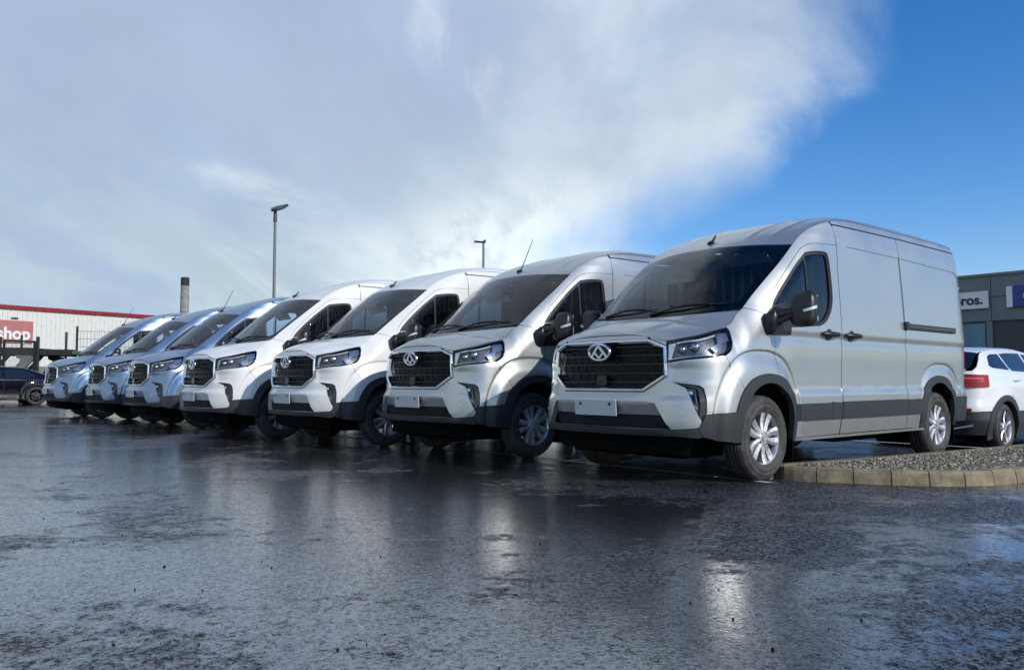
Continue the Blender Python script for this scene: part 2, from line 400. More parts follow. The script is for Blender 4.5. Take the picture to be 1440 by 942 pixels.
def smooth(a, b, x):
    t = np.clip((np.asarray(x, float)-a)/(b-a), 0, 1); return t*t*(3-2*t)
def catmull(pts, n=8):
    p = np.array(pts, float)
    if len(p) < 3: return p
    p = np.vstack([2*p[0]-p[1], p, 2*p[-1]-p[-2]]); out = []
    for i in range(1, len(p)-2):
        t = np.linspace(0, 1, n, endpoint=False)[:, None]
        a, b, c, d = p[i-1], p[i], p[i+1], p[i+2]
        out.append(.5*((2*b)+(-a+c)*t+(2*a-5*b+4*c-d)*t**2+(-a+3*b-3*c+d)*t**3))
    return np.vstack(out+[p[-2:-1]])
def table(pts, sig, lo, hi, step=.004):
    """smoothed piecewise linear profile"""
    x = np.arange(lo-.3, hi+.3, step); a = np.array(pts); y = np.interp(x, a[:, 0], a[:, 1])
    k = np.exp(-.5*(np.arange(-40, 41)*step/sig)**2); k /= k.sum(); y = np.convolve(np.pad(y, 40, 'edge'), k, 'valid')
    return lambda q: np.interp(q, x, y)

def resample(loop, step):
    out = []
    for i in range(len(loop)):
        a, b = loop[i], loop[(i+1) % len(loop)]; L = np.hypot(*(b-a)); n = max(1, int(math.ceil(L/step - 1e-6)))
        for k in range(n): out.append(a + (b-a)*k/n)
    return np.array(out)
def clean(loop, eps=1e-4):
    out = [np.array(loop[0], float)]
    for p in loop[1:]:
        if np.hypot(*(np.array(p)-out[-1])) > eps: out.append(np.array(p, float))
    if np.hypot(*(out[0]-out[-1])) < eps: out.pop()
    return np.array(out)
def area(l): x, y = l[:, 0], l[:, 1]; return .5*np.sum(x*np.roll(y, -1)-np.roll(x, -1)*y)
def inset(loop, g):
    """move a ccw loop inwards by g (negative: outwards)"""
    p = loop; a = p-np.roll(p, 1, 0); b = np.roll(p, -1, 0)-p
    na = np.stack([-a[:, 1], a[:, 0]], 1)/np.maximum(np.hypot(*a.T), 1e-9)[:, None]
    nb = np.stack([-b[:, 1], b[:, 0]], 1)/np.maximum(np.hypot(*b.T), 1e-9)[:, None]
    n = na+nb; n /= np.maximum(np.hypot(*n.T), .35)[:, None]
    c = np.maximum((n*na).sum(1), .5)[:, None]
    return p + n*g/c
def inside(pts, loop):
    x, y = pts[:, 0][:, None], pts[:, 1][:, None]; a = loop; b = np.roll(loop, -1, 0)
    c = ((a[:, 1] > y) != (b[:, 1] > y)) & (x < (b[:, 0]-a[:, 0])*(y-a[:, 1])/(b[:, 1]-a[:, 1]+1e-12)+a[:, 0])
    return (c.sum(1) % 2) == 1
def segdist(pts, loop):
    a = loop; b = np.roll(loop, -1, 0); d = b-a; L = np.maximum((d*d).sum(1), 1e-12)
    best = np.full(len(pts), 9e9)
    for i in range(len(a)):
        t = np.clip(((pts-a[i])@d[i])/L[i], 0, 1); q = pts-(a[i]+t[:, None]*d[i]); best = np.minimum(best, np.hypot(q[:, 0], q[:, 1]))
    return best

GLINES = []
def panel(name, loops, fmap, mat, parent, step=.045, off=0., lip=.012, gap=.0022, mirror=1, lipmat=None, flange=None):
    loops = [clean(l) for l in loops]; rs = []
    for i, l in enumerate(loops):
        if (area(l) > 0) != (i == 0): l = l[::-1]
        l = resample(l, step*.8); l = inset(l, gap); rs.append(l)
    lo = rs[0].min(0); hi = rs[0].max(0)
    gx, gy = np.meshgrid(np.arange(lo[0]+step/2, hi[0], step), np.arange(lo[1]+step/2, hi[1], step)); g = np.stack([gx.ravel(), gy.ravel()], 1)
    ok = inside(g, rs[0]) if len(g) else np.zeros(0, bool)
    for h in rs[1:]: ok &= ~inside(g, h)
    g = g[ok]
    for l in rs:
        if len(g): g = g[segdist(g, l) > step*.42]
    pts = list(map(tuple, np.vstack(rs))); edges = []; b = 0
    for l in rs:
        n = len(l); edges += [(b+k, b+(k+1) % n) for k in range(n)]; b += n
    base_pts = list(pts)
    if fmap is wrap and GLINES:
        ext = []; R0 = np.vstack(rs)
        for ln_ in GLINES:
            if ln_[:, 0].max() < lo[0] or ln_[:, 0].min() > hi[0] or ln_[:, 1].max() < lo[1] or ln_[:, 1].min() > hi[1]: continue
            k = inside(ln_, rs[0])
            for h in rs[1:]: k &= ~inside(ln_, h)
            for l in rs:
                kk = np.where(k)[0]
                if len(kk): k[kk] = segdist(ln_[kk], l) > step*.22
            kk = np.where(k)[0]
            for a_, i_ in enumerate(kk):
                if a_ and i_ == kk[a_-1]+1: edges.append((b+len(ext)-1, b+len(ext)))
                ext.append(ln_[i_])
        if ext:
            ext = np.array(ext); pts += list(map(tuple, ext)); b += len(ext)
            if len(g):
                near = np.zeros(len(g), bool)
                for c0 in range(0, len(g), 2000):
                    dd = np.hypot(g[c0:c0+2000, None, 0]-ext[None, :, 0], g[c0:c0+2000, None, 1]-ext[None, :, 1]).min(1); near[c0:c0+2000] = dd < step*.55
                g = g[~near]
    nb = b; allp = [Vector(p) for p in pts] + [Vector(p) for p in map(tuple, g)]
    V, E_, F_, ov, oe, of = delaunay_2d_cdt(allp, edges, [], 0, 1e-6)
    P2 = np.array([tuple(v) for v in V]); tri = np.array([f for f in F_ if len(f) == 3])
    cen = P2[tri].mean(1); k = inside(cen, rs[0])
    for h in rs[1:]: k &= ~inside(cen, h)
    tri = tri[k]
    def ev(q):
        e = 2e-3; P = fmap(q); du = fmap(q+[e, 0])-fmap(q-[e, 0]); dv = fmap(q+[0, e])-fmap(q-[0, e])
        n = np.cross(du, dv); n /= np.maximum(np.linalg.norm(n, axis=1), 1e-12)[:, None]; return P, n
    P, Nn = ev(P2)
    # outwards: away from the axis of the van
    c = np.stack([P[:, 0]*.25, np.clip(P[:, 1], 1.3, 4.6), np.full(len(P), .9)], 1)
    sg = 1 if ((P-c)*Nn).sum(1).mean() > 0 else -1
    Nn = Nn*sg; P = P + Nn*off
    if flange is None: flange = lip
    g1 = np.cross(P[tri[:, 1]]-P[tri[:, 0]], P[tri[:, 2]]-P[tri[:, 0]])
    flip = (g1*Nn[tri[:, 0]]).sum(1) < 0
    tri[flip] = tri[flip][:, ::-1]
    verts = P.copy(); norms = Nn.copy(); faces = [tuple(map(int, t)) for t in tri]; nface = len(faces)
    LN = [norms[i] for t in faces for i in t]
    if lip > 0:
        extra = []; base = len(verts)
        for l in rs:
            Q, qn = ev(l); qn = qn*sg; Q = Q+qn*off; R = Q-qn*lip; n = len(l); b0 = base+len(extra)
            extra += list(Q)+list(R)
            for i in range(n):
                j = (i+1) % n; fc = (b0+i, b0+n+i, b0+n+j, b0+j)
                a = np.cross(R[i]-Q[i], Q[j]-Q[i])
                # face away from the panel's inside
                e2 = l[j]-l[i]; out2 = np.array([e2[1], -e2[0]]); eo = fmap((l[i]+out2/np.hypot(*out2)*1e-3)[None])[0]-fmap(l[i][None])[0]
                if np.dot(a, eo) < 0: fc = fc[::-1]; a = -a
                a = a/max(np.linalg.norm(a), 1e-12)
                faces.append(tuple(map(int, fc))); LN += [a]*4
        verts = np.vstack([verts, np.array(extra)])
    LN = np.array(LN)
    if mirror < 0:
        verts = verts*[-1, 1, 1]; LN = LN*[-1, 1, 1]
        nf = []; nl = []; k0 = 0
        for fc in faces:
            nf.append(fc[::-1]); nl.append(LN[k0:k0+len(fc)][::-1]); k0 += len(fc)
        faces = nf; LN = np.vstack(nl)
    me = bpy.data.meshes.new(name); me.from_pydata(verts.tolist(), [], faces)
    me.materials.append(M[mat] if isinstance(mat, str) else mat)
    me.polygons.foreach_set('use_smooth', [True]*len(faces))
    if lipmat:
        me.materials.append(M[lipmat]); me.polygons.foreach_set('material_index', [0]*nface+[1]*(len(faces)-nface))
    me.update(); me.normals_split_custom_set(LN.tolist())
    return link(name, me, parent)

def loft(name, rings, mat, parent, closed=True, mirror=1, smoothf=False):
    n = len(rings[0]); v = np.vstack(rings).astype(float)
    if mirror < 0: v = v*[-1, 1, 1]
    f = []
    for r in range(len(rings)-1):
        for i in range(n if closed else n-1):
            j = (i+1) % n; q = (r*n+i, r*n+j, (r+1)*n+j, (r+1)*n+i); f.append(q if mirror > 0 else q[::-1])
    m = MB(); m.add(v, f, smoothf); return m.build(name, mat, parent)

# ------------------------------------------------------------------ van surfaces (local: x = van's left, y = rearwards, z up)
LEN = 5.28
base = catmull([(0., -.1), (0., 0), (.006, .2), (.022, .4), (.055, .56), (.10, .68), (.17, .79), (.27, .885), (.41, .955), (.60, .992), (.85, 1.006), (1.3, 1.006),
                (2, .995), (3, .99), (4, .99), (4.8, .985), (5.08, .975), (5.19, .95), (5.25, .90), (LEN, .80), (LEN, .6), (LEN, 0), (LEN, -.1)], 24)
ln = np.concatenate([[0], np.cumsum(np.hypot(*np.diff(base, axis=0).T))]); 
_s = np.arange(0, ln[-1], .004); BX = np.interp(_s, ln, base[:, 0]); BY = np.interp(_s, ln, base[:, 1])
def gs(a, w=12):
    k = np.exp(-.5*(np.arange(-3*w, 3*w+1)/w)**2); k /= k.sum(); return np.convolve(np.pad(a, 3*w, 'reflect', reflect_type='odd'), k, 'valid')
BX = gs(BX, 5); BY = gs(BY, 5)
i0 = np.argmin(np.abs(BY[:60])); S0 = _s-_s[i0]
TX = np.gradient(BX, S0); TY = np.gradient(BY, S0)
def SY(y): i = np.arange(len(S0)) < np.argmax(BX > .5); return float(np.interp(y, BY[i], S0[i]))
def SX(X): i = np.arange(len(S0)) < np.argmax(BX > LEN-.02); return float(np.interp(X, BX[i], S0[i]))
sMidX = np.arange(0, 5.2, .02); XofS = lambda s: np.interp(s, S0, BX)
YofS = lambda s: np.interp(s, S0, BY)
dF = table([(.2, .10), (.34, .035), (.42, .0), (.50, -.008), (.62, -.004), (.680, .0), (.712, .030), (.76, .036), (1.0, .052), (1.12, .065), (1.18, .08), (1.30, .16), (1.6, .6)], .012, 0, 2.8)
dS = table([(.2, .05), (.34, .03), (.48, .008), (.60, .0), (.72, -.004), (.765, .014), (.9, .012), (1.06, .006), (1.15, .004), (1.20, .012), (1.225, .014), (1.27, .000), (1.285, .0), (1.34, .003), (1.6, .016), (2.0, .043), (2.2, .060), (2.33, .085), (2.42, .12), (2.6, .2)], .008, 0, 2.8)
dSf = table([(.2, .05), (.34, .03), (.48, .008), (.60, .0), (.80, .0), (1.0, .006), (1.15, .02), (1.3, .045), (1.5, .075), (2.0, .12), (2.6, .2)], .03, 0, 2.8)
ZSH = catmull([(.60, 1.25), (.70, 1.30), (.80, 1.395), (.90, 1.465), (1.10, 1.63), (1.38, 1.86), (1.66, 2.075), (1.84, 2.20), (2.04, 2.292), (2.28, 2.362), (2.6, 2.40), (3.0, 2.412), (4.5, 2.405), (5.3, 2.39)], 10)
zsh = lambda X: np.interp(X, ZSH[:, 0], ZSH[:, 1])
FW = 1.01; RW = 4.375
def arch_r(X, z, cx, a, b, n=2.7): return ((np.abs(X-cx)/a)**n + (np.maximum(z-.30, 0)/b)**n)**(1/n)
def wrap(q):
    s = q[:, 0]; z = q[:, 1]; sign = np.where(s < 0, -1., 1.); s = np.abs(s)
    X = np.interp(s, S0, BX); Y = np.interp(s, S0, BY); tx = np.interp(s, S0, TX); ty = np.interp(s, S0, TY)
    wS = smooth(SY(.70), SX(.42), s)
    side = dS(z)*smooth(.9, 1.5, X) + dSf(z)*(1-smooth(.9, 1.5, X))
    # wheel-arch swellings, front and rear
    bf = smooth(1.05, .91, arch_r(X, z, .93, .60, .80)); br = smooth(1.06, .90, arch_r(X, z, 4.44, .60, .74))
    low = smooth(.80, .74, z)
    rf = arch_r(X, z, .93, .60, .80); rb = arch_r(X, z, 4.44, .60, .74)
    lowf = 1-smooth(.82, .70, z)
    side = side + (.017*smooth(1.0, .972, rf)*(1-.0*lowf) - .034*smooth(.972, .78, rf)) + (.014*smooth(1.0, .97, rb)*lowf - .030*smooth(.97, .80, rb)*(1-low*.5))
    # shoulder rounding towards bonnet, pillar and roof
    e = np.clip((.27-(zsh(X)-z))/.27, 0, 1.15)**1.8
    side = side + .092*e*(1-smooth(1.7, 2.5, X))
    # rear end leans in a little
    side = side + .0*X
    fr = dF(z)
    # crisp line that rises from bumper beam into the lamp corner
    fr = fr + .018*smooth(.80, .84, z)*smooth(.62, .74, YofS(s))*(1-smooth(.93, .99, z))
    d = fr*(1-wS)+side*wS
    rearw = smooth(SX(5.15), SX(5.15)+.15, s); d = d + rearw*.05*smooth(1.2, 2.4, z)
    return np.stack([sign*(Y-tx*0 + -(tx)*d*1.0), X+ty*d, z], 1)
def F(y, z): return (math.copysign(SY(abs(y)), y), z)
def S(X, z): return (SX(X), z)
def iso(cx, a, b, r, n=2.7):
    t = np.linspace(.04, PI-.04, 64); return np.array([(SX(cx-a*r*math.copysign(abs(math.cos(q))**(2/n), math.cos(q))), .30+b*r*math.sin(q)**(2/n)) for q in t])
for r_ in (1.0, .986, .972, .93): GLINES.append(iso(.93, .60, .80, r_))
for r_ in (1.0, .985, .97, .92): GLINES.append(iso(4.44, .60, .74, r_))
for z_ in (.722, .745, .768, .80, 1.196, 1.212, 1.232, 1.252, 1.272, 1.288):
    for xa, xb in ((1.2, 2.24), (2.28, 3.59), (3.61, 5.2)):
        q_ = np.array([S(x, z_) for x in np.arange(xa, xb, .03)])
        if z_ < .9: X_ = np.interp(q_[:, 0], S0, BX); q_ = q_[(arch_r(X_, q_[:, 1], .93, .60, .80) > 1.04) & (arch_r(X_, q_[:, 1], 4.44, .60, .74) > 1.04)]
        if len(q_) > 2: GLINES.append(q_)
for z_ in (.672, .686, .700, .716): GLINES.append(np.array([F(y, z_) for y in np.arange(-.66, .661, .03)]))
def W3(p): return wrap(np.array([p], float))[0]

# bonnet (coons patch)
def interp_curve(P):
    P = np.array(P, float); L = np.concatenate([[0], np.cumsum(np.linalg.norm(np.diff(P, axis=0), axis=1))]); L /= L[-1]
    return lambda t: np.stack([np.interp(t, L, P[:, k]) for k in range(3)], -1)
def sm3(P): return catmull(P, 10)
bon_front2 = [F(y, z) for y, z in ((0, 1.222), (.15, 1.222), (.30, 1.218), (.42, 1.208), (.50, 1.192))]
bon_side2 = catmull([F(.50, 1.192), F(.60, 1.165), F(.68, 1.160), F(.78, 1.180), S(.27, 1.205), S(.40, 1.238), S(.52, 1.262), S(.63, 1.282)], 6)
bon_side2b = catmull([S(.63, 1.282), S(.70, 1.315), S(.79, 1.395), S(.885, 1.452)], 6)
front3 = wrap(np.array(catmull(bon_front2, 5))); front3[:, 2] += 0
side3 = wrap(np.array(bon_side2)); side3b = wrap(np.array(bon_side2b))
outer = interp_curve(np.vstack([side3, side3b[1:]]))
corner = side3b[-1]                                            # windscreen base corner
def wbase(u):                                                # lower edge of the glass, u 0..1
    u = np.abs(u); return np.stack([corner[0]*u, .66+(corner[1]-.66)*u**2.2, 1.405+(corner[2]-1.405)*u**2.0], -1)
fcur = interp_curve(front3)
cl = interp_curve(sm3([(0, front3[0][1], 1.222), (0, .135, 1.262), (0, .24, 1.298), (0, .42, 1.345), (0, .66, 1.405)]))
def bonnet(q):
    u = q[:, 0]/.9; v = q[:, 1]/.8; sg = np.where(u < 0, -1., 1.); u = np.abs(u); U = u[:, None]; V = v[:, None]
    vv = np.clip(v, 0, 1); uu = np.clip(u, 0, 1)
    c0 = fcur(uu); c1 = wbase(uu); d0 = cl(vv); d1 = outer(vv)
    P00, P10, P01, P11 = fcur(np.array(0.)), fcur(np.array(1.)), wbase(np.array(0.)), wbase(np.array(1.))
    P = (1-V)*c0+V*c1+(1-U)*d0+U*d1-((1-U)*(1-V)*P00+U*(1-V)*P10+(1-U)*V*P01+U*V*P11)
    bl = np.sin(np.pi*np.clip(v, 0, 1))
    P[:, 2] += .030*bl*np.sin(np.pi*np.clip(u, 0, 1))**.8 + .012*bl*smooth(.62, .52, u)*1. 
    P[:, 1] -= .012*bl*u*0
    P[:, 0] *= sg
    return P
# roof
def ys(X):
    X = np.atleast_1d(X); z = zsh(X); s = np.interp(X, BX[(BX < LEN-.02) & (S0 > 0)], S0[(BX < LEN-.02) & (S0 > 0)]); return wrap(np.stack([s, z], 1))
ZC = catmull([(1.40, 2.06), (1.50, 2.115), (1.62, 2.185), (1.85, 2.285), (2.1, 2.37), (2.4, 2.455), (2.7, 2.508), (3.0, 2.53), (3.5, 2.54), (4.5, 2.53), (5.0, 2.51), (5.3, 2.47)], 10)
XR1 = 5.22
def roof(q):
    t = q[:, 0]/.85; lam = q[:, 1]/3.6; at = np.clip(np.abs(t), 0, 1)
    X0 = 1.50+.16*at**2.0; X = X0+np.clip(lam, -.01, 1.01)*(XR1-X0)
    sh = ys(np.clip(X, .7, 5.2)); zc = np.interp(X, ZC[:, 0], ZC[:, 1]); zs = sh[:, 2]
    n = 2.2+1.1*smooth(1.7, 2.8, X); prof = (1-at**n)**(1/(1.0+.65*smooth(1.7, 2.8, X)))
    z = zs+(zc-zs)*prof
    rib = smooth(.075, .0, np.abs(at-.42)) + smooth(.05, 0, np.abs(at-.72))*.7
    z = z + .010*rib*smooth(1.62, 1.9, X)*(1-smooth(2.3, 3.2, X)*.4)
    z = z - .05*smooth(XR1-.18, XR1, X)**2*1.2
    return np.stack([np.sign(t)*at*sh[:, 0], X, z], 1)
def wtop(u): u = np.atleast_1d(u); return roof(np.stack([u*.85, np.zeros(len(u))], 1))
pil2 = np.array([S(X, zsh(X)) for X in np.linspace(.885, 1.66, 24)]); pil2[0] = S(.885, 1.452); pil3 = wrap(pil2); pilc = interp_curve(pil3)
def screen(q):
    u = np.clip(q[:, 0]/.86, -1, 1); v = np.clip(q[:, 1]/.9, 0, 1); au = np.abs(u)
    b = wbase(au); t = wtop(au); P = b*(1-v)[:, None]+t*v[:, None]
    e = b*0; one = np.ones_like(v); bb = wbase(one); tt = wtop(one); pc = pilc(v)
    P = P + (pc-(bb*(1-v)[:, None]+tt*v[:, None]))*(au**5)[:, None]
    bow = np.sin(np.pi*v)*(1-au**2)*.03; P[:, 1] -= bow*.6; P[:, 2] += bow*.8
    P[:, 0] *= np.where(u < 0, -1, 1)
    return P

def arc(cx, pts, n=6): return catmull([(cx+a, z) for a, z in pts], n)
# wheel-arch opening and outer trim edge, from low front over the top to low rear (offset from wheel centre, z)
A_IN = [(-.375, .34), (-.370, .46), (-.345, .58), (-.285, .69), (-.185, .775), (-.05, .815), (.08, .810), (.20, .765), (.295, .68), (.345, .57), (.360, .45), (.360, .335)]
A_OUT = [(-.475, .34), (-.470, .47), (-.445, .61), (-.375, .745), (-.255, .845), (-.08, .890), (.10, .888), (.24, .850), (.345, .760), (.405, .63), (.422, .47), (.415, .335)]
def ARCH(which, w): return [S(x, z) for x, z in arc(w, which)]

def build_van():
    r = empty('panel_van')
    P = lambda name, loops, mat='BODY', par=None, fm=wrap, **k: panel(name, loops, fm, 'silver' if mat == 'BODY' else mat, par or r, **k)
    # ---- bonnet, roof, screen
    o = resample(np.array([(-.9, 0), (.9, 0), (.9, .8), (-.9, .8)], float), .03)
    P('bonnet', [np.array([(-.9, 0), (.9, 0), (.9, .765), (-.9, .765)])], fm=bonnet, step=.04, gap=.003, lip=.02)
    cw = panel('scuttle_cowl', [np.array([(-.88, .765), (.88, .765), (.88, .80), (-.88, .80)])], bonnet, 'black', r, step=.04, off=-.008, lip=.02)
    P('roof', [np.array([(-.85, 0), (.85, 0), (.85, 3.6), (-.85, 3.6)])], fm=roof, step=.05, gap=.001, lip=.02)
    sc = P('windscreen', [np.array([(-.857, .004), (.857, .004), (.857, .895), (-.857, .895)])], 'glass', fm=screen, step=.05, gap=.002, lip=.0)
    ro = catmull([(.70, .09), (.76, .10), (.795, .15), (.80, .35), (.80, .55), (.80, .74), (.775, .785), (.73, .80)], 4)
    hole = np.vstack([ro, [(.45, .80), (.16, .80), (.10, .74), (-.10, .74), (-.16, .80), (-.45, .80)], ro[::-1]*[-1, 1], [(-.3, .075), (.3, .075)]])
    P('windscreen_border', [np.array([(-.857, .004), (.857, .004), (.857, .895), (-.857, .895)]), hole], 'gloss_black', par=sc, fm=screen, step=.05, off=-.004, gap=.002, lip=0)
    # ---- front: bumper skin between bonnet edge and lower lip, with openings
    for sg in (1, -1):
        mir = dict(mirror=sg)
        # fender
        sea = [F(.842, 1.035)]
        P('fender', [np.array(list(catmull([S(.63, 1.282), S(.70, 1.315), S(.79, 1.395), S(.885, 1.452)], 6)) +
                              [S(1.00, 1.43), S(1.05, 1.405), S(1.125, 1.39), S(1.14, 1.2), S(1.15, 1.0), S(1.15, .884)] +
                              [p for p in ARCH(A_OUT, FW)[::-1] if p[0] < SX(1.13) and p[0] > SX(.655)] + [S(.655, .772), S(.615, .83), S(.545, .93), S(.475, 1.035)] +
                              list(catmull([S(.475, 1.035), S(.56, 1.085), S(.60, 1.15), S(.635, 1.24), S(.63, 1.282)], 4)))], step=.022, **mir)
        # pillar and roof side
        seamf = catmull([S(1.125, 1.385), S(1.14, 1.47), S(1.21, 1.595), S(1.41, 1.79), S(1.67, 2.0), S(1.79, 2.072), S(1.93, 2.105), S(2.30, 2.125)], 6)
        P('pillar_panel', [np.array([S(.885, 1.455)] + [S(X, zsh(X)-.002) for X in np.linspace(.93, 2.27, 30)] + [S(2.30, 2.30)] + list(seamf[::-1]) + [S(1.05, 1.405), S(1.00, 1.43)])], step=.022, **mir)
        # door
        gl = catmull([S(1.38, 1.30), S(1.20, 1.305), S(1.165, 1.33), S(1.165, 1.47), S(1.30, 1.635), S(1.50, 1.815), S(1.70, 1.965), S(1.79, 2.01), S(2.05, 2.035), S(2.125, 1.99), S(2.145, 1.80), S(2.14, 1.60), S(2.09, 1.47), S(1.99, 1.375), S(1.88, 1.335)], 6)
        door = P('door', [np.array(list(seamf) + [S(2.275, 1.8), S(2.27, 1.2), S(2.26, .8), S(2.235, .45), S(2.225, .345)] + [S(1.43, .34)] +
                                   [p for p in ARCH(A_OUT, FW)[::-1] if p[0] > SX(1.15)] + [S(1.15, .884), S(1.15, 1.0), S(1.14, 1.2)]), gl], step=.026, lip=.028, **mir)
        gi = clean(gl); gi = gi if area(gi) > 0 else gi[::-1]
        P('window_seal', [inset(gi, -.004), inset(gi, .030)], 'rubber', par=door, off=-.012, lip=.01, step=.035, **mir)
        P('window', [inset(gi, .024)], 'sideglass', par=door, off=-.024, lip=0, step=.05, **mir)
        P('window_divider', [np.array([S(1.715, 1.31), S(1.745, 1.31), S(1.745, 2.0), S(1.715, 1.985)])], 'rubber', par=door, off=-.018, step=.05, **mir)
        # sliding door: frame and pressed-in field
        fld = np.array(list(catmull([S(5.0, 2.095), S(5.09, 2.07), S(5.12, 2.0), S(5.13, 1.85)], 5)) + [S(5.13, 1.37), S(3.605, 1.37)] + [S(3.605, 2.125)])
        fl2 = np.array([S(3.595, 2.125), S(3.595, 1.37)] + list(catmull([S(2.75, 1.37), S(2.60, 1.375), S(2.53, 1.42), S(2.505, 1.52)], 4)) + list(catmull([S(2.47, 1.95), S(2.46, 2.08), S(2.50, 2.125), S(2.6, 2.13)], 4)))
        sd = P('sliding_door', [np.array([S(2.28, 1.8), S(2.305, 2.13), S(2.30, 2.325), S(3.60, 2.335), S(3.60, .345), S(2.24, .345), S(2.265, .8), S(2.275, 1.2)]), fl2], step=.028, lip=.010, **mir)
        P('recessed_field', [fl2], par=sd, off=-.007, gap=-.001, lip=0, step=.032, **mir)
        rs_ = P('rear_side_panel', [np.array([S(3.605, 2.335), S(5.10, 2.325), (SX(5.10)+.35, 2.32), (SX(5.10)+.35, .40)] + [S(4.80, .40)] +
                                            [p for p in ARCH(A_OUT, RW)[::-1]] + [S(3.605, .345)]), fld], step=.028, lip=.010, **mir)
        P('recessed_field', [fld], par=rs_, off=-.007, gap=-.001, lip=0, step=.032, **mir)
        # cant rail between side and roof
        P('roof_rail', [np.array([S(2.305, 2.335), S(2.30, 2.363)] + [S(X, zsh(X)-.001) for X in np.linspace(2.34, 5.14, 24)] + [S(5.14, 2.335), S(3.6, 2.345)])], step=.04, gap=.0015, lip=.01, **mir)
        # arch trims
        for w in (FW, RW):
            P('wheel_arch_trim', [np.array(ARCH(A_OUT, w) + ARCH(A_IN, w)[::-1])], 'plastic', step=.03, off=.010, lip=.05, gap=.001, **mir)
        # lower cladding strip and sill
        for a, b in ((1.43, 2.055), (2.06, 2.235), (2.245, 3.60), (3.605, 3.93)):
            P('cladding_strip', [np.array([S(a, .485), S(b, .485), S(b, .638 if b < 3 else .65), S(a, .636 if a < 2 else .645)])], 'plastic', off=.013, lip=.014, gap=.001, step=.06, **mir)
        P('sill_trim', [np.array([S(1.415, .315), S(3.98, .315), S(3.98, .342), S(1.415, .342)])], 'BODY', off=.016, lip=.03, step=.06, **mir)
        P('rear_corner_cladding', [np.array([S(4.80, .38), S(5.12, .38), (SX(5.12)+.30, .38), (SX(5.12)+.30, .665), S(4.765, .665)])], 'plastic', off=.012, lip=.03, step=.04, **mir)
        P('tail_lamp', [np.array([(SX(5.20)+.02, 1.0), (SX(5.20)+.10, 1.0), (SX(5.20)+.10, 1.75), (SX(5.20)+.02, 1.75)])], 'red', off=.012, lip=.02, step=.04, **mir)
        P('front_corner_cladding', [np.array([F(.885, .395), S(.40, .36), S(.535, .345)] + [p for p in ARCH(A_OUT, FW) if p[1] < .58 and p[0] < SX(1)] + [S(.56, .585), S(.33, .572), S(.285, .565), S(.262, .50), S(.255, .475), F(.86, .463)])], 'plastic', off=.012, lip=.04, step=.03, **mir)
        # headlamp
        hl = np.array([F(.655, .985), F(.655, 1.148)] + list(catmull([F(.66, 1.150), F(.78, 1.172), S(.27, 1.198), S(.40, 1.230), S(.52, 1.255), S(.612, 1.272)], 4)) +
                      list(catmull([S(.62, 1.262), S(.625, 1.20), S(.60, 1.13), S(.545, 1.085), S(.475, 1.052)], 4)) + list(catmull([S(.46, 1.045), S(.34, 1.024), F(.80, 1.008), F(.70, .99)], 3)))
        hl = clean(hl); hl = hl if area(hl) > 0 else hl[::-1]
        h = P('headlight', [inset(hl, -.001), inset(hl, .014)], 'gloss_black', off=.0, lip=.055, step=.025, **mir)
        P('lens', [inset(hl, .013)], 'lens', par=h, off=.002, lip=0, step=.04, **mir)
        P('housing', [inset(hl, .004)], 'lampdark', par=h, off=-.05, lip=0, step=.04, **mir)
        P('reflector', [np.array([F(.668, 1.00), F(.668, 1.135), F(.735, 1.148), F(.695, 1.003)])], 'lampchrome', par=h, off=-.022, lip=.02, step=.03, **mir)
        P('reflector', [np.array([S(.40, 1.065), S(.475, 1.09), S(.50, 1.145), S(.60, 1.17), S(.61, 1.245), S(.47, 1.225), S(.455, 1.15), S(.36, 1.11)])], 'lampchrome', par=h, off=-.020, lip=.022, step=.03, **mir)
        P('daytime_strip', [np.array([F(.735, 1.150), F(.80, 1.164), S(.27, 1.178), S(.40, 1.208), S(.46, 1.222), S(.455, 1.205), S(.38, 1.188), S(.27, 1.160), F(.80, 1.146), F(.735, 1.133)])], 'whitelens', par=h, off=-.018, lip=.02, step=.03, **mir)
        P('indicator_row', [np.array([F(.675, 1.0), F(.80, 1.020), S(.33, 1.036), S(.33, 1.045), F(.80, 1.030), F(.675, 1.012)])], 'whitelens', par=h, off=-.012, lip=.02, step=.02, **mir)
        for (yy, zz, rr) in ((.775, 1.085, .030), (.855, 1.105, .036)):
            c = W3(F(yy, zz)); c2 = W3(F(yy, zz+.001)); 
            m = MB(); n0 = Vector((math.sin(.55)*1., -math.cos(.55), 0))
            ctr = Vector(c)-n0*.055; pts = []; 
            prof = [(rr*1.25, -.0), (rr*1.25, .022), (rr, .026), (rr*.9, .034), (rr*.6, .044), (0.002, .048)]
            m.tube([ctr+n0*d for _, d in prof], [q for q, _ in prof], 14)
            ob = m.build('projector', 'lampchrome', h)
            if sg < 0: ob.data.transform(Matrix.Scale(-1, 4, (1, 0, 0))); ob.data.flip_normals()
        # fog lamp pocket: outer blade, black pocket, lens
        pk = np.array([F(.715, .822), F(.80, .812), F(.875, .798), S(.285, .775), S(.30, .70), S(.300, .585), S(.270, .50), F(.895, .478), F(.865, .56), F(.835, .66), F(.815, .745), F(.795, .782)])
        pk = clean(pk); pk = pk if area(pk) > 0 else pk[::-1]
        fg = P('fog_lamp', [np.array([F(.798, .775), F(.855, .772), F(.875, .62), F(.882, .535), F(.838, .66), F(.815, .745)])], 'lampdark', off=-.030, lip=.03, step=.025, **mir)
        P('fog_lens', [np.array([F(.805, .765), F(.846, .762), F(.862, .63), F(.845, .665), F(.822, .74)])], 'gloss_black', par=fg, off=-.016, lip=.014, step=.02, **mir)
        P('fog_reflector', [np.array([F(.812, .757), F(.838, .755), F(.842, .725), F(.822, .73)])], 'lampchrome', par=fg, off=-.012, lip=.006, step=.02, **mir)
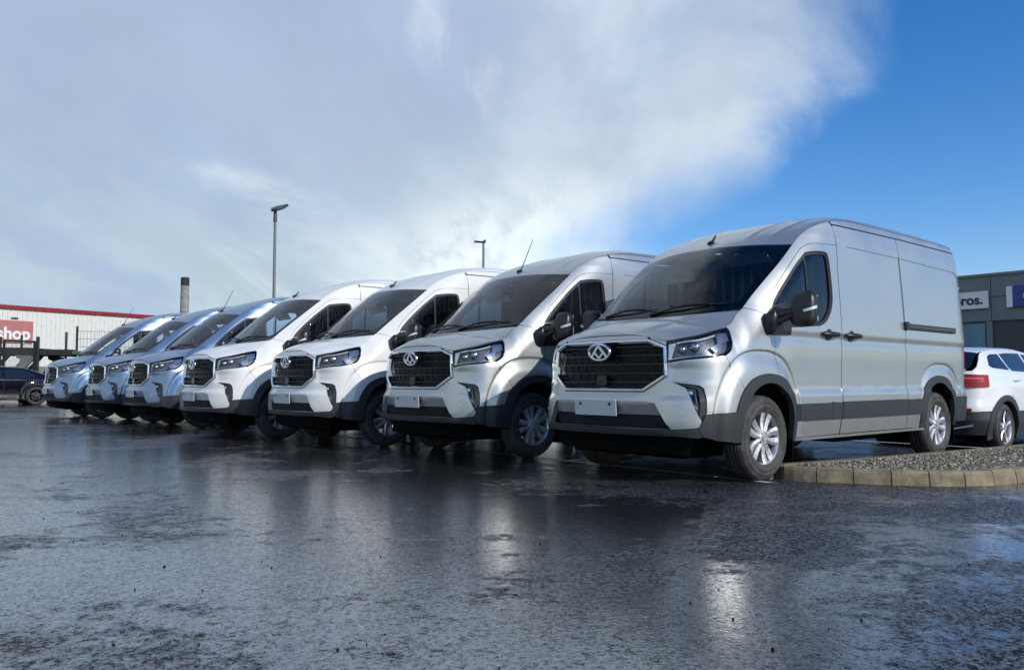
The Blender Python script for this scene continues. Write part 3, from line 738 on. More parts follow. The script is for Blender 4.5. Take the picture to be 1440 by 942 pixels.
        P('fog_reflector', [np.array([F(.838, .660), F(.860, .625), F(.862, .600), F(.845, .64)])], 'lampchrome', par=fg, off=-.012, lip=.006, step=.02, **mir)
        P('fog_pocket', [inset(pk, -.01)], 'black', off=-.065, lip=0, step=.03, **mir)
        P('pocket_blade', [np.array([F(.735, .818), F(.80, .810), F(.875, .796), S(.285, .770), S(.30, .70), S(.300, .585), S(.270, .50), S(.245, .505), S(.255, .60), S(.256, .70), S(.248, .745), F(.86, .772), F(.80, .788)])], 'plastic', off=-.010, lip=.05, step=.025, gap=.001, **mir)
        # sensors
        c = W3(F(.765, .585)); m = MB(); nn = Vector((.30, -.95, .02)).normalized()
        m.tube([Vector(c)-nn*.004, Vector(c)+nn*.002], .012, 14); sn = m.build('parking_sensor', 'plate', r)
        if sg < 0: sn.data.transform(Matrix.Scale(-1, 4, (1, 0, 0))); sn.data.flip_normals()
    # bumper skin
    gro = [(.50, 1.175), (.655, 1.118), (.668, .875), (.465, .748)]
    gout = np.array([F(y, z) for y, z in gro] + [F(-y, z) for y, z in gro[::-1]])
    pkR = pk*[-1, 1]
    rec = np.array([F(.50, .668), F(.575, .655), F(.66, .50), F(.70, .452), F(-.70, .452), F(-.66, .50), F(-.575, .655), F(-.50, .668)])
    half = [(F(.0, 1.218)), F(.30, 1.214), F(.42, 1.204), F(.50, 1.188), F(.60, 1.161), F(.655, 1.155), F(.655, .98), F(.70, .985), F(.80, 1.003), S(.34, 1.019), S(.46, 1.04), S(.475, 1.035), S(.545, .93), S(.615, .83), S(.655, .772)]
    half += [p for p in ARCH(A_OUT, FW)[::-1] if p[0] < SX(.65) and p[1] > .58] + [S(.56, .585), S(.33, .572), S(.285, .565), S(.262, .50), S(.255, .475), F(.86, .463), F(.70, .45)]
    full = np.array(half + [(-a, b) for a, b in half[::-1]])
    gx = clean(gout); gx = gx if area(gx) > 0 else gx[::-1]
    P('front_bumper', [full, inset(gx, -.004), rec, pk, pkR], step=.03, lip=.05, gap=.0015)
    # recess: sloped facet with plate and black mesh inlet
    tab = lambda z: np.interp(z, [.44, .545, .565, .67], [.085, .060, .052, .006])
    def recmap(q):
        P_ = wrap(q); P_[:, 1] += tab(q[:, 1]); return P_
    panel('bumper_recess', [np.array([F(.53, .667), F(.585, .655), F(.645, .565), F(-.645, .565), F(-.585, .655), F(-.53, .667)])], recmap, 'silver', r, step=.03, lip=0, gap=-.003)
    panel('lower_grille', [np.array([F(.66, .566), F(.72, .445), F(-.72, .445), F(-.66, .566)])], recmap, 'black', r, step=.04, lip=0, gap=-.004, off=-.012)
    m = MB()
    for k in range(5):
        z = .47+.019*k
        pts = [recmap(np.array([F(y, z)]))[0] for y in np.linspace(-.62, .62, 18)]
        for a, b in zip(pts[:-1], pts[1:]): m.bar(a, b, .010, .004)
    for k in range(50):
        y = -.62+1.24*k/49; a = recmap(np.array([F(y, .46)]))[0]; b = recmap(np.array([F(y, .555)]))[0]; m.bar(a, b, .004, .008)
    tag(m.build('lower_grille_mesh', 'plastic', r), kind='stuff')
    P('bumper_lip', [np.array([F(-.86, .385), F(-.74, .402), F(.74, .402), F(.86, .385), F(.885, .395), F(.86, .461), F(.70, .448), F(-.70, .448), F(-.86, .461), F(-.885, .395)])], 'plastic', off=.014, lip=.06, step=.05, gap=.001)
    P('valance_shade', [np.array([F(-.82, .215), F(.82, .215), F(.87, .40), F(-.87, .40)])], 'under', off=-.06, lip=.03, step=.06)  # black valance, carried lower to stand in for the shade under the nose
    # number plate blank
    m = MB(); m.box((-.02, -.005, .612), (.485, .008, .135), (.05, 0, 0), .003); pl = m.build('number_plate', 'plate', r)
    for sx in (-.17, .17):
        m = MB(); m.tube([(-.02+sx, -.014, .643), (-.02+sx, -.002, .643)], .014, 12); m.build('screw_hole', 'black', pl)
    # ---- main grille
    def ring(ins, off):
        q = inset(gx, ins); q = resample(clean(q), .06); n_ = None
        e = 2e-3; p = wrap(q); du = wrap(q+[e, 0])-wrap(q-[e, 0]); dv = wrap(q+[0, e])-wrap(q-[0, e]); nn = np.cross(du, dv); nn /= np.linalg.norm(nn, axis=1)[:, None]
        nn *= np.sign(-nn[:, 1:2]); return p+nn*off
    def ringr(q0, ins, off):
        return None
    base_loop = resample(clean(gx), .05)
    def rg(ins, off):
        q = inset(base_loop, ins); e = 2e-3; p = wrap(q); du = wrap(q+[e, 0])-wrap(q-[e, 0]); dv = wrap(q+[0, e])-wrap(q-[0, e])
        nn = np.cross(du, dv); nn /= np.linalg.norm(nn, axis=1)[:, None]; nn *= np.sign(-nn[:, 1:2]); return p+nn*off
    gs_ = loft('grille_surround', [rg(-.002, -.04), rg(-.001, .006), rg(.007, .018), rg(.020, .020), rg(.032, .004), rg(.036, -.07)], 'chrome', r)
    gp = P('grille', [inset(gx, .02)], 'grille_black', off=-.075, lip=0, step=.05)
    gin = inset(gx, .035)
    def clipx(z, lo, hi):
        ss = np.linspace(lo, hi, 200); q = np.stack([ss, np.full(200, z)], 1); k = inside(q, gin); return ss[k]
    L_ = SY(.66)
    rows = [1.118, 1.045, .972, .899, .826]
    for z in rows:
        k = clipx(z, -L_, L_)
        if len(k) < 3: continue
        ss = np.linspace(k[0], k[-1], 26); a = wrap(np.stack([ss, np.full(26, z)], 1)); m = MB()
        for p, q in zip(a[:-1], a[1:]):
            m.bar(p+[0, .020, 0], q+[0, .020, 0], .012, .006, up=(0, 0, 1))
        m.build('slat', 'gloss_black', gp)
    m = MB()
    for i, z in enumerate(rows):
        for k in range(13):
            y = -.60+.10*k+(.03 if i % 2 else 0)
            sg = 1 if y >= 0 else -1
            q0 = np.array([(math.copysign(SY(abs(y)), y), z)]); q1 = np.array([(math.copysign(SY(abs(y+.035*sg)), y), z-.036)]); q2 = np.array([(math.copysign(SY(abs(y)), y), z-.070)])
            for a, b in ((q0, q1), (q1, q2)):
                if inside(a, gin)[0] and inside(b, gin)[0] and abs(a[0, 0]) < L_:
                    m.bar(wrap(a)[0]+[0, .030, 0], wrap(b)[0]+[0, .030, 0], .008, .010, up=(0, 1, 0))
    for z in (1.081, 1.008, .935, .862, .80):
        k = clipx(z, -L_, L_); ss = np.linspace(k[0], k[-1], 26); a = wrap(np.stack([ss, np.full(26, z)], 1))
        for p, q in zip(a[:-1], a[1:]): m.bar(p+[0, .038, 0], q+[0, .038, 0], .016, .004)
    tag(m.build('grille_lattice', 'grille_black', gp), kind='stuff')
    m = MB(); m.box((0, .075, .835), (.11, .05, .085), None, .006); m.build('radar_cover', 'gloss_black', gp)
    # badge
    bc = Vector((0, .028, 1.078)); tilt = Matrix.Rotation(.12, 3, 'X')
    def bp(x, z, d=0): return bc + tilt @ Vector((x, -d, z))
    m = MB(); n = 36; rgs = []
    for (a, b, d) in ((.132, .077, -.012), (.132, .077, .006), (.124, .070, .012), (.114, .061, .010), (.109, .057, -.002)):
        rgs.append([bp(a*math.cos(2*PI*k/n), b*math.sin(2*PI*k/n), d) for k in range(n)])
    v = [p for g_ in rgs for p in g_]; m.add(v, [(i*n+k, i*n+(k+1) % n, (i+1)*n+(k+1) % n, (i+1)*n+k) for i in range(4) for k in range(n)], True)
    def st(a, b, w):
        m.bar(bp(*a, .004), bp(*b, .004), w, .010, up=(0, 1, 0))
    st((0, .058), (-.088, -.040), .024); st((0, .058), (.088, -.040), .024); st((-.044, -.006), (0, -.050), .018); st((.044, -.006), (0, -.050), .018)
    bd = m.build('badge', 'chrome', r)
    m = MB(); m.add([bp(.118*math.cos(2*PI*k/n), .068*math.sin(2*PI*k/n), -.004) for k in range(n)], [tuple(range(n))]); m.build('badge_field', 'gloss_black', bd)
    # ---- side hardware
    for sg in (1, -1):
        def mm(m, name, mat, par=None):
            ob = m.build(name, mat, par or r)
            if sg < 0: ob.data.transform(Matrix.Scale(-1, 4, (1, 0, 0))); ob.data.flip_normals()
            return ob
        # mirror base triangle
        panel('mirror_base', [np.array(list(catmull([S(1.17, 1.475), S(1.08, 1.41), S(1.035, 1.375), S(1.045, 1.30), S(1.085, 1.235), S(1.13, 1.222), S(1.36, 1.232)], 5)) + [S(1.362, 1.315), S(1.30, 1.52)])], wrap, 'black', r, off=.022, lip=.03, step=.03, mirror=sg)
        mir = None
        m = MB(); m.tube([(.985, 1.07, 1.235), (1.0, 1.065, 1.27), (1.01, 1.06, 1.34), (1.025, 1.062, 1.39), (1.03, 1.07, 1.42)], [.030, .050, .058, .052, .030], 14); m.tube([(1.0, 1.07, 1.385), (1.05, 1.09, 1.392), (1.12, 1.14, 1.405), (1.20, 1.17, 1.42)], [.050, .045, .040, .036], 14)
        m.tube([(1.0, 1.08, 1.30), (1.08, 1.11, 1.35), (1.17, 1.16, 1.39)], [.035, .03, .03], 12)
        arm = mm(m, 'mirror_arm', 'black')
        # head: superellipsoid shell, narrower at the foot
        m = MB(); nu, nv = 28, 18; v = []
        for j in range(nv+1):
            ph = -PI/2+PI*j/nv
            for i in range(nu):
                t = 2*PI*i/nu; ce = lambda a, e: math.copysign(abs(a)**e, a)
                cz = ce(math.sin(ph), .55); cr = ce(math.cos(ph), .45)
                z = cz*.150; wz = 1-.10*abs(cz)**2+.06*cz*0
                X = ce(math.sin(t), .75)*cr*.075*wz; Y = ce(math.cos(t), .55)*cr*.112*wz
                v.append((1.235+Y, 1.195+X+.015*cz, 1.432+z))
        m.add(v, [(j*nu+i, j*nu+(i+1) % nu, (j+1)*nu+(i+1) % nu, (j+1)*nu+i) for j in range(nv) for i in range(nu)], True)
        hd = mm(m, 'mirror', 'black'); 
        m = MB()
        a = []
        for k in range(9):
            t = -PI/2 + .15 + k*.17; a.append((1.235+.117*math.copysign(abs(math.cos(t))**.55, math.cos(t)), 1.195+.080*math.copysign(abs(math.sin(t))**.75, math.sin(t)), 1.412+.004*k))
        for p, q in zip(a[:-1], a[1:]): m.bar(p, q, .010, .022)
        mm(m, 'indicator_lens', 'whitelens', hd)
        m = MB(); m.box((1.235, 1.262, 1.44), (.17, .006, .22), (0, 0, 0), .002); mm(m, 'mirror_glass', 'chrome', hd)
        # handles
        for X in (2.035, 2.455):
            c = W3(S(X, 1.262)); m = MB()
            m.tube([(c[0]-.006, c[1], c[2]), (c[0]+.004, c[1], c[2])], .052, 20)
            hb = mm(m, 'handle_cup', 'black')
            m = MB(); m.tube([(c[0]+.012, c[1]-.135, c[2]), (c[0]+.030, c[1]-.11, c[2]), (c[0]+.040, c[1], c[2]), (c[0]+.030, c[1]+.11, c[2]), (c[0]+.012, c[1]+.135, c[2])], [.014, .024, .026, .024, .014], 12)
            mm(m, 'handle', 'black', hb)
        c = W3(S(4.2, 1.40)); m = MB(); m.box((c[0]+.004, 4.21, 1.405), (.030, 1.26, .062), None, .006); rl = mm(m, 'slide_rail', 'black')
        m = MB(); m.box((c[0]+.020, 4.22, 1.405), (.012, 1.12, .020)); mm(m, 'rail_channel', 'gloss_black', rl)
        m = MB(); m.box((c[0]+.012, 3.62, 1.41), (.036, .07, .085), None, .006); mm(m, 'rail_end', 'black', rl)
        # mud flap, inner wells
        m = MB(); m.box((.86, 1.44, .27), (.20, .012, .26)); mm(m, 'mud_flap', 'under')
        m = MB(); m.box((.86, 4.80, .27), (.20, .012, .26)); mm(m, 'mud_flap', 'under')
        for w in (FW, RW):
            m = MB(); pp = [(w+.385*math.cos(a), .42+.40*math.sin(a)) for a in np.linspace(-.25, PI+.25, 20)]
            for p, q in zip(pp[:-1], pp[1:]):
                m.add([(.60, p[0], p[1]), (.99, p[0], p[1]), (.99, q[0], q[1]), (.60, q[0], q[1])], [(0, 1, 2, 3)])
            m.add([(.60, a, b) for a, b in pp], [tuple(range(len(pp)))])
            mm(m, 'wheel_well', 'under')
    # ---- underbody and inside
    m = MB(); m.box((0, 2.75, .44), (1.2, 4.6, .28)); m.box((0, .55, .42), (1.1, .8, .30)); m.box((0, 2.65, .40), (1.86, 2.4, .10)); m.box((0, FW, .33), (1.5, .12, .12)); m.box((0, RW, .34), (1.5, .14, .16))
    m.box((.62, 3.0, .33), (.25, .9, .18)); m.box((0, .62, .31), (1.25, .55, .22)); m.build('chassis', 'under', r)  # last box: black undertray, added to keep the space between front wheels dark
    m = MB(); m.box((0, 2.33, 1.45), (1.78, .02, 1.5)); bk = m.build('bulkhead', 'bulk', r)
    m = MB()
    for k in range(15): m.box((-.8+k*.114, 2.31, 1.55), (.030, .025, 1.0), None, .006)
    m.build('bulkhead_ribs', 'ribs', bk)
    m = MB(); m.box((0, 1.6, .62), (1.80, 1.5, .04)); m.build('cab_floor', 'under', r)
    m = MB(); m.prism([(.72, 1.30), (.95, 1.36), (1.22, 1.34), (1.34, 1.24), (1.34, .95), (.72, .95)], -.86, .86, (1, 2, 0)); m.box((-.42, 1.22, 1.37), (.42, .20, .09), None, .03)
    m.build('dashboard', 'dash', r)
    m = MB(); m.tube([Vector((-.42, 1.44, 1.28))+Matrix.Rotation(-.95, 3, 'X') @ Vector((.19*math.cos(a), .19*math.sin(a), 0)) for a in np.linspace(0, 2*PI, 29)], .014, 8, False)
    sw = m.build('steering_wheel', 'dash', r)
    m = MB(); m.tube([(-.42, 1.30, 1.22), (-.42, 1.44, 1.28)], .05, 10); m.bar((-.60, 1.44, 1.28), (-.24, 1.44, 1.28), .03); m.build('steering_hub', 'dash', sw)
    for x, w in ((-.46, .50), (.22, .40), (.62, .40)):
        m = MB(); m.box((x, 1.80, .95), (w, .50, .16), None, .04); m.box((x, 2.06, 1.28), (w, .14, .62), (-.16, 0, 0), .05); se = m.build('seat', 'seat', r)
        m = MB(); m.box((x, 2.13, 1.70), (.27, .11, .22), (-.1, 0, 0), .045); m.build('headrest', 'seat', se)
    for x in (-.40, .40):
        m = MB(); m.box((x-.06 if x < 0 else x, 1.62, 1.925 if x < 0 else 1.99), (.48, .20, .012), (-.95 if x < 0 else -.42, 0, 0), .004); vv = m.build('sun_visor', 'visor', r)
        if x < 0:
            m = MB(); m.box((x+.0, 1.605, 1.92), (.13, .045, .008), (-.95, 0, 0)); m.build('visor_sticker', 'yellow', vv)
    m = MB(); m.box((0, 1.44, 1.93), (.22, .05, .07), None, .02); m.tube([(0, 1.46, 1.96), (0, 1.52, 2.04)], .02, 8); m.build('rear_view_mirror', 'black', r)
    m = MB(); m.box((0, 2.0, 2.07), (1.4, .62, .01)); m.build('head_lining', 'bulk', r)
    # wipers
    for x0, x1 in ((-.66, .02), (.02, .66)):
        def sp(x, v, h=.012):
            return Vector(screen(np.array([[x, v]]))[0])+Vector((0, -.6, .8))*h
        m = MB(); m.tube([sp(x0, .02, .01), sp((x0+x1)/2, .075, .03), sp(x1-.1, .085, .02)], [.012, .009, .006], 6); wp = m.build('wiper', 'black', r)
        m = MB(); m.tube([sp(x0+.18, .095), sp(x1, .075), sp(x1+.06, .07)], .006, 6); m.build('wiper_blade', 'black', wp)
    m = MB(); m.box((0, LEN-.02, 1.3), (1.6, .03, 1.7)); m.build('rear_doors', 'silver', r)
    m = MB(); m.box((0, LEN+.03, .50), (1.75, .16, .12), None, .03); m.build('rear_step', 'plastic', r)
    # ---- wheels
    wheel0 = None
    for (x, y) in ((1, FW), (-1, FW), (1, RW), (-1, RW)):
        if wheel0 is None:
            wheel0 = make_wheel(.356, .205, .224, 10, r); w = wheel0
        else: w = copy_tree(wheel0, r)
        w.location = (x*.868, y, .356); w.rotation_euler = (rnd.uniform(0, 6), 0, 0 if x > 0 else PI)
    return r

def make_wheel(R, width, rr, nsp, parent, twin=True, tyre='tyre', rimmat='alloy'):
    """wheel whose outer face looks along +x"""
    hw = width/2; m = MB(); prof = [(rr-.005, hw-.012), (rr+.006, hw-.004), (rr+.02, hw+.003), (rr+.035, hw+.006), (rr+.038, hw+.009), (rr+.044, hw+.009), (rr+.047, hw+.006), (R-.058, hw+.003), (R-.055, hw+.006), (R-.049, hw+.005), (R-.047, hw+.001), (R-.042, hw-.003), (R-.030, hw-.006), (R-.012, hw-.016), (R-.003, hw-.032), (R, hw-.05)]
    tread = []
    for c in (-.055, -.018, .018, .055): tread += [(R+.001, c+.012), (R-.009, c+.008), (R-.009, c-.004), (R+.001, c-.008)]
    full = prof + sorted(tread, key=lambda t: -t[1]) + [(a, -b) for a, b in prof[::-1]]
    n = 96; v = []
    for k in range(n):
        a = 2*PI*k/n
        for (rad, x) in full:
            q = rad - (.010 if (k % 2 and rad > R-.02 and abs(x) > hw-.055) else 0)
            v.append((x, q*math.cos(a), q*math.sin(a)))
    L = len(full); f = [(k*L+i, k*L+i+1, ((k+1) % n)*L+i+1, ((k+1) % n)*L+i) for k in range(n) for i in range(L-1)]
    m.add(v, f, True)
    hub = MB(); hub.tube([(-.06, 0, 0), (.02, 0, 0)], rr*.62, 28); hub.tube([(.02, 0, 0), (hw-.06, 0, 0)], rr*.35, 20)
    w = hub.build('wheel', 'dark_metal', parent)
    ty = m.build('tyre', tyre, w)
    # smooth the tyre but keep the tread edges
    m = MB(); n = 56
    rp = [(rr*.97, -hw+.02), (rr*.93, -hw+.05), (rr*.90, hw-.06), (rr*.93, hw-.028), (rr*.985, hw-.012), (rr*1.03, hw-.004), (rr*1.045, hw-.010)]
    v = [(x, rad*math.cos(2*PI*k/n), rad*math.sin(2*PI*k/n)) for k in range(n) for rad, x in rp]; L = len(rp)
    m.add(v, [(k*L+i, k*L+i+1, ((k+1) % n)*L+i+1, ((k+1) % n)*L+i) for k in range(n) for i in range(L-1)], True)
    m.tube([(hw-.060, 0, 0), (hw-.022, 0, 0), (hw-.018, 0, 0)], [rr*.30, rr*.28, rr*.20], 28)
    m.tube([(hw-.03, 0, 0), (hw-.008, 0, 0)], [rr*.15, rr*.13], 20)
    for k in range(nsp):
        a = 2*PI*k/nsp; sw = .10 if k % 2 else -.10; ca = lambda t: (math.cos(t), math.sin(t))
        r0, r1 = rr*.20, rr*.95
        w0, w1 = (.245, .265) if twin else (.16, .13)
        sect = []
        for t in np.linspace(0, 1, 5):
            rad = r0+(r1-r0)*t; ang = a+sw*t*.9; wid = rr*(w0*(1-t)*.62+w1*t*1.0+.035); xo = hw-.016-.012*math.sin(t*PI)+(-.004 if t == 0 else 0)
            c = np.array([rad*math.cos(ang), rad*math.sin(ang)]); tt = np.array([-math.sin(ang), math.cos(ang)])
            sect.append([(xo-.045, *(c-tt*wid*.5)), (xo-.006, *(c-tt*wid*.5)), (xo+.003, *(c-tt*wid*.12*(1 if k % 2 else -1))), (xo-.006, *(c+tt*wid*.5)), (xo-.045, *(c+tt*wid*.5))])
        v = [p for s_ in sect for p in s_]; m.add(v, [(j*5+i, j*5+i+1, (j+1)*5+i+1, (j+1)*5+i) for j in range(4) for i in range(4)])
    for k in range(5):
        a = 2*PI*(k+.5)/5; y, z = rr*.235*math.cos(a), rr*.235*math.sin(a)
        m.tube([(hw-.03, y, z), (hw-.010, y, z)], rr*.035, 8)
    m.build('rim', rimmat, w)
    return w

def copy_tree(o, parent=None):
    c = o.copy(); COL.objects.link(c); c.parent = parent
    for ch in list(KIDS.get(o.name, [])) or [x for x in o.children]:
        copy_tree(ch, c)
    return c
KIDS = {}

# ------------------------------------------------------------------ ground
def ground():
    xs = np.unique(np.concatenate([np.linspace(-900, -60, 15), np.linspace(-60, 60, 81), np.linspace(60, 900, 15)]))
    ys_ = np.unique(np.concatenate([np.linspace(-300, -20, 8), np.linspace(-20, 90, 75), np.linspace(90, 1600, 16)]))
    X, Y = np.meshgrid(xs, ys_); rel = np.stack([X-.72, Y-6.9], -1); Xv = rel@BACK; yv = rel@LEFT
    Z = -.15*smooth(5.4, 7.2, Xv)*smooth(-6, -1, yv)
    v = np.stack([X, Y, Z], -1).reshape(-1, 3); nx = len(xs); f = [(j*nx+i, j*nx+i+1, (j+1)*nx+i+1, (j+1)*nx+i) for j in range(len(ys_)-1) for i in range(nx-1)]
    m = MB(); m.add(v, f, True); o = m.build('car_park_ground', 'asphalt', fix=False); tag(o, kind='structure')
ground()

def VW(p, pos):                                             # van frame (X back, y left) -> world
    return (pos[0]+p[0]*BACK[0]+p[1]*LEFT[0], pos[1]+p[0]*BACK[1]+p[1]*LEFT[1])
POS = [(0.7239, 6.8959), (-1.1484, 8.9598), (-2.981, 10.5475), (-4.7437, 11.9224), (-6.921, 14.6996), (-8.6706, 16.6435), (-10.6618, 18.4996)]

def strip(name, pts, w, z=.004):
    m = MB(); pts = [np.array(p, float) for p in pts]; v = []
    for i, p in enumerate(pts):
        d = pts[min(i+1, len(pts)-1)]-pts[max(i-1, 0)]; d /= np.hypot(*d); n = np.array([-d[1], d[0]])
        v += [(*(p+n*w/2), z), (*(p-n*w/2), z)]
    m.add(v, [(2*i, 2*i+1, 2*i+3, 2*i+2) for i in range(len(pts)-1)]); o = m.build(name, 'line', fix=False); tag(o, kind='structure'); return o
P0 = POS[0]
strip('bay_front_line', [VW((.95+.0*k, 1.05-k), P0) for k in np.linspace(0, 24, 25)], .085)
for i, p in enumerate(POS):
    strip('bay_divider_line', [VW((.99+k, -1.36), p) for k in np.linspace(0, 4.8, 5)], .08, .0045)
strip('bay_rear_line', [VW((6.05, 1.1-k), P0) for k in np.linspace(0, 24, 25)], .085)
strip('far_bay_line', [(-16, 16.2), (-11.78, 18.69), (-10.7, 19.4)], .10)

# ------------------------------------------------------------------ kerbed gravel island
front = catmull([(2.20, 7.02), (2.42, 6.80), (2.80, 6.64), (3.25, 6.50), (3.70, 6.50), (4.15, 6.68), (4.75, 7.02), (5.5, 7.5), (6.6, 8.2)], 14)
L_ = np.concatenate([[0], np.cumsum(np.hypot(*np.diff(front, axis=0).T))])
kb = empty('kerb'); tag(kb, kind='structure')
kh = .118; s0 = .14; i = 0
def kerb_stone(s0, s1, hgt=kh, drop=0.):
    g = .0045; prof = [(0.0, -.02), (.012, .05), (.020, hgt-.022), (.034, hgt-.006), (.05, hgt), (.125, hgt), (.130, hgt-.01), (.130, -.02)]
    m = MB(); ks = np.linspace(s0+g, s1-g, 4); v = []
    jit = rnd.uniform(-.004, .004); jz = rnd.uniform(-.003, .003)
    for s_ in ks:
        p = np.array([np.interp(s_, L_, front[:, 0]), np.interp(s_, L_, front[:, 1])]); q = np.array([np.interp(s_+.02, L_, front[:, 0]), np.interp(s_+.02, L_, front[:, 1])])
        d = (q-p)/np.hypot(*(q-p)); n = np.array([-d[1], d[0]])
        for a, z in prof: v.append((*(p+n*(a+jit)), z+(jz if z > 0 else 0)))
    L = len(prof); f = [(k*L+i, k*L+i+1, (k+1)*L+i+1, (k+1)*L+i) for k in range(3) for i in range(L-1)] + [tuple(range(L)), tuple(range(3*L, 4*L))[::-1]]
    m.add(v, f); return m.build('kerb_stone', 'kerb', kb)
while s0 < L_[-1]-.3: kerb_stone(s0, s0+.283); s0 += .283
# mortar core behind the joints
m = MB(); v = []
for p, q in zip(front[3:-1], front[4:]):
    d = (q-p)/np.hypot(*(q-p)); n = np.array([-d[1], d[0]]); v += [(*(p+n*.012), -.02), (*(p+n*.026), kh-.014), (*(p+n*.118), kh-.014)]
m.add(v, [(3*i+a, 3*i+a+1, 3*i+a+4, 3*i+a+3) for i in range(len(v)//3-1) for a in (0, 1)]); m.build('kerb_mortar', 'dirt', kb)
# dropped stone at the tip and rear edging
bk_ = catmull([(2.22, 7.06), (2.42, 7.22), (2.85, 7.40), (3.6, 7.84), (4.6, 8.48), (5.56, 9.1), (6.6, 9.8)], 10)
Lb = np.concatenate([[0], np.cumsum(np.hypot(*np.diff(bk_, axis=0).T))]); s_ = 0.
while s_ < Lb[-1]-.6:
    m = MB(); g = .004; a = [np.interp(s_+g, Lb, bk_[:, k]) for k in (0, 1)]; b = [np.interp(s_+.59-g, Lb, bk_[:, k]) for k in (0, 1)]
    m.bar((*a, .045), (*b, .045), .10, .13); m.build('kerb_stone', 'kerb', kb); s_ += .59
m = MB(); m.box((2.13, 7.06, .015), (.26, .15, .06), (0, 0, -.55), .012); m.build('kerb_stone', 'kerb', kb)
inner = np.vstack([front[6:]+[0, .11], bk_[::-1]]); inner = clean(inner)
m = MB(); m.prism([tuple(p) for p in inner[::-1]], -.02, .088); gb = m.build('gravel_bed', 'dirt'); tag(gb, kind='structure')
def stones(name, cnt, gen, rlo, rhi, mat, flat=.6):
    ico = [(0, 0, 1)] + [(math.cos(a)*.894, math.sin(a)*.894, .447) for a in np.arange(5)*2*PI/5] + [(math.cos(a+PI/5)*.894, math.sin(a+PI/5)*.894, -.447) for a in np.arange(5)*2*PI/5] + [(0, 0, -1)]
    fc = [(0, i+1, (i+1) % 5+1) for i in range(5)] + [(i+1, i+6, (i+1) % 5+1) for i in range(5)] + [((i+1) % 5+1, i+6, (i+1) % 5+6) for i in range(5)] + [(11, (i+1) % 5+6, i+6) for i in range(5)]
    ico = np.array(ico); fc = np.array(fc); pts = gen(cnt); cnt = len(pts)
    r = nr.uniform(rlo, rhi, cnt)*nr.uniform(.8, 1.2, cnt); V = []
    A = nr.uniform(0, 2*PI, cnt); sc = nr.uniform(.6, 1.25, (cnt, 3)); sc[:, 2] *= flat
    jit = nr.uniform(.78, 1.15, (cnt, 12, 1)); v = ico[None]*jit*sc[:, None]*r[:, None, None]
    c, s = np.cos(A)[:, None], np.sin(A)[:, None]; x = v[..., 0]*c-v[..., 1]*s; y = v[..., 0]*s+v[..., 1]*c
    v = np.stack([x, y, v[..., 2]], -1)+pts[:, None]
    me = bpy.data.meshes.new(name); f = (fc[None]+12*np.arange(cnt)[:, None, None]).reshape(-1, 3)
    me.vertices.add(cnt*12); me.vertices.foreach_set('co', v.reshape(-1)); me.loops.add(len(f)*3); me.loops.foreach_set('vertex_index', f.reshape(-1).astype(np.int32))
    me.polygons.add(len(f)); me.polygons.foreach_set('loop_start', np.arange(0, len(f)*3, 3, dtype=np.int32)); me.polygons.foreach_set('loop_total', np.full(len(f), 3, np.int32)); me.update(calc_edges=True)
    me.materials.append(M[mat]); o = link(name, me); return o
def gen_g(n):
    lo, hi = inner.min(0), inner.max(0); p = nr.uniform(lo, hi, (n, 2)); p = p[inside(p, inner)]
    return np.column_stack([p, .090+nr.uniform(0, .016, len(p))])
tag(stones('gravel', 36000, gen_g, .008, .018, 'gravel'), kind='stuff')
def gen_p(n):
    d = nr.uniform(2.4, 9, n); x = nr.uniform(-.62, .62, n)*d; return np.column_stack([x, d, np.full(n, .003)])
tag(stones('loose_grit', 150, gen_p, .0022, .006, 'under', .8), kind='stuff')
tag(stones('pale_grit', 170, gen_p, .0016, .0036, 'gravel', .6), kind='stuff')

# ------------------------------------------------------------------ the vans
van = build_van()
variants = [
 ('silver', 'silver panel van nearest the camera, blank white plate, beside the gravel island'),
 ('silver', 'silver panel van with tall whip aerial, between the nearest silver van and a white van'),
 ('white', 'white panel van parked directly beside the second silver van'),
 ('white', 'white panel van parked directly beside the nearest blue van'),
 ('blue', 'steel blue panel van with whip aerial, beside the white van'),
 ('blue', 'steel blue panel van in the middle of the three blue ones'),
 ('blue', 'steel blue panel van at the far end of the row beside the black car')]
vans = []
for i, (c, lab) in enumerate(variants):
    v = van if i == 0 else None
    if i == 0: v = van
    else: v = copy_tree(van)
    vans.append(v)
for i, ((c, lab), v) in enumerate(zip(variants, vans)):
    v.location = (*POS[i], 0); v.rotation_euler = (0, 0, -TH+(0, .004, -.006, .003, -.005, .006, -.003)[i])
    if i:
        for o in v.children:
            if o.name.startswith('wheel') and o.data and 'arch' not in o.name and 'well' not in o.name: o.rotation_euler[0] += rnd.uniform(0, 6)
    tag(v, lab, 'van', 'panel vans parked in a row')
    if c != 'silver':
        for o in [v]+list(v.children_recursive):
            if o.type == 'MESH' and o.data.materials and o.data.materials[0] == M['silver']:
                o.material_slots[0].link = 'OBJECT'; o.material_slots[0].material = M[c]
    whip = i in (1, 4, 6)
    m = MB(); m.tube([(0, 1.615, 2.178), (0, 1.635, 2.20), (0, 1.66, 2.215)], [.035, .024, .012], 10)
    if whip: m.tube([(0, 1.64, 2.20), (0, 1.70, 2.31), (0, 1.85, 2.62)], [.010, .006, .004], 8)
    else: m.tube([(0, 1.64, 2.20), (0, 1.70, 2.275)], [.016, .008], 8)
    m.build('aerial', 'black', v)

exec_more = True
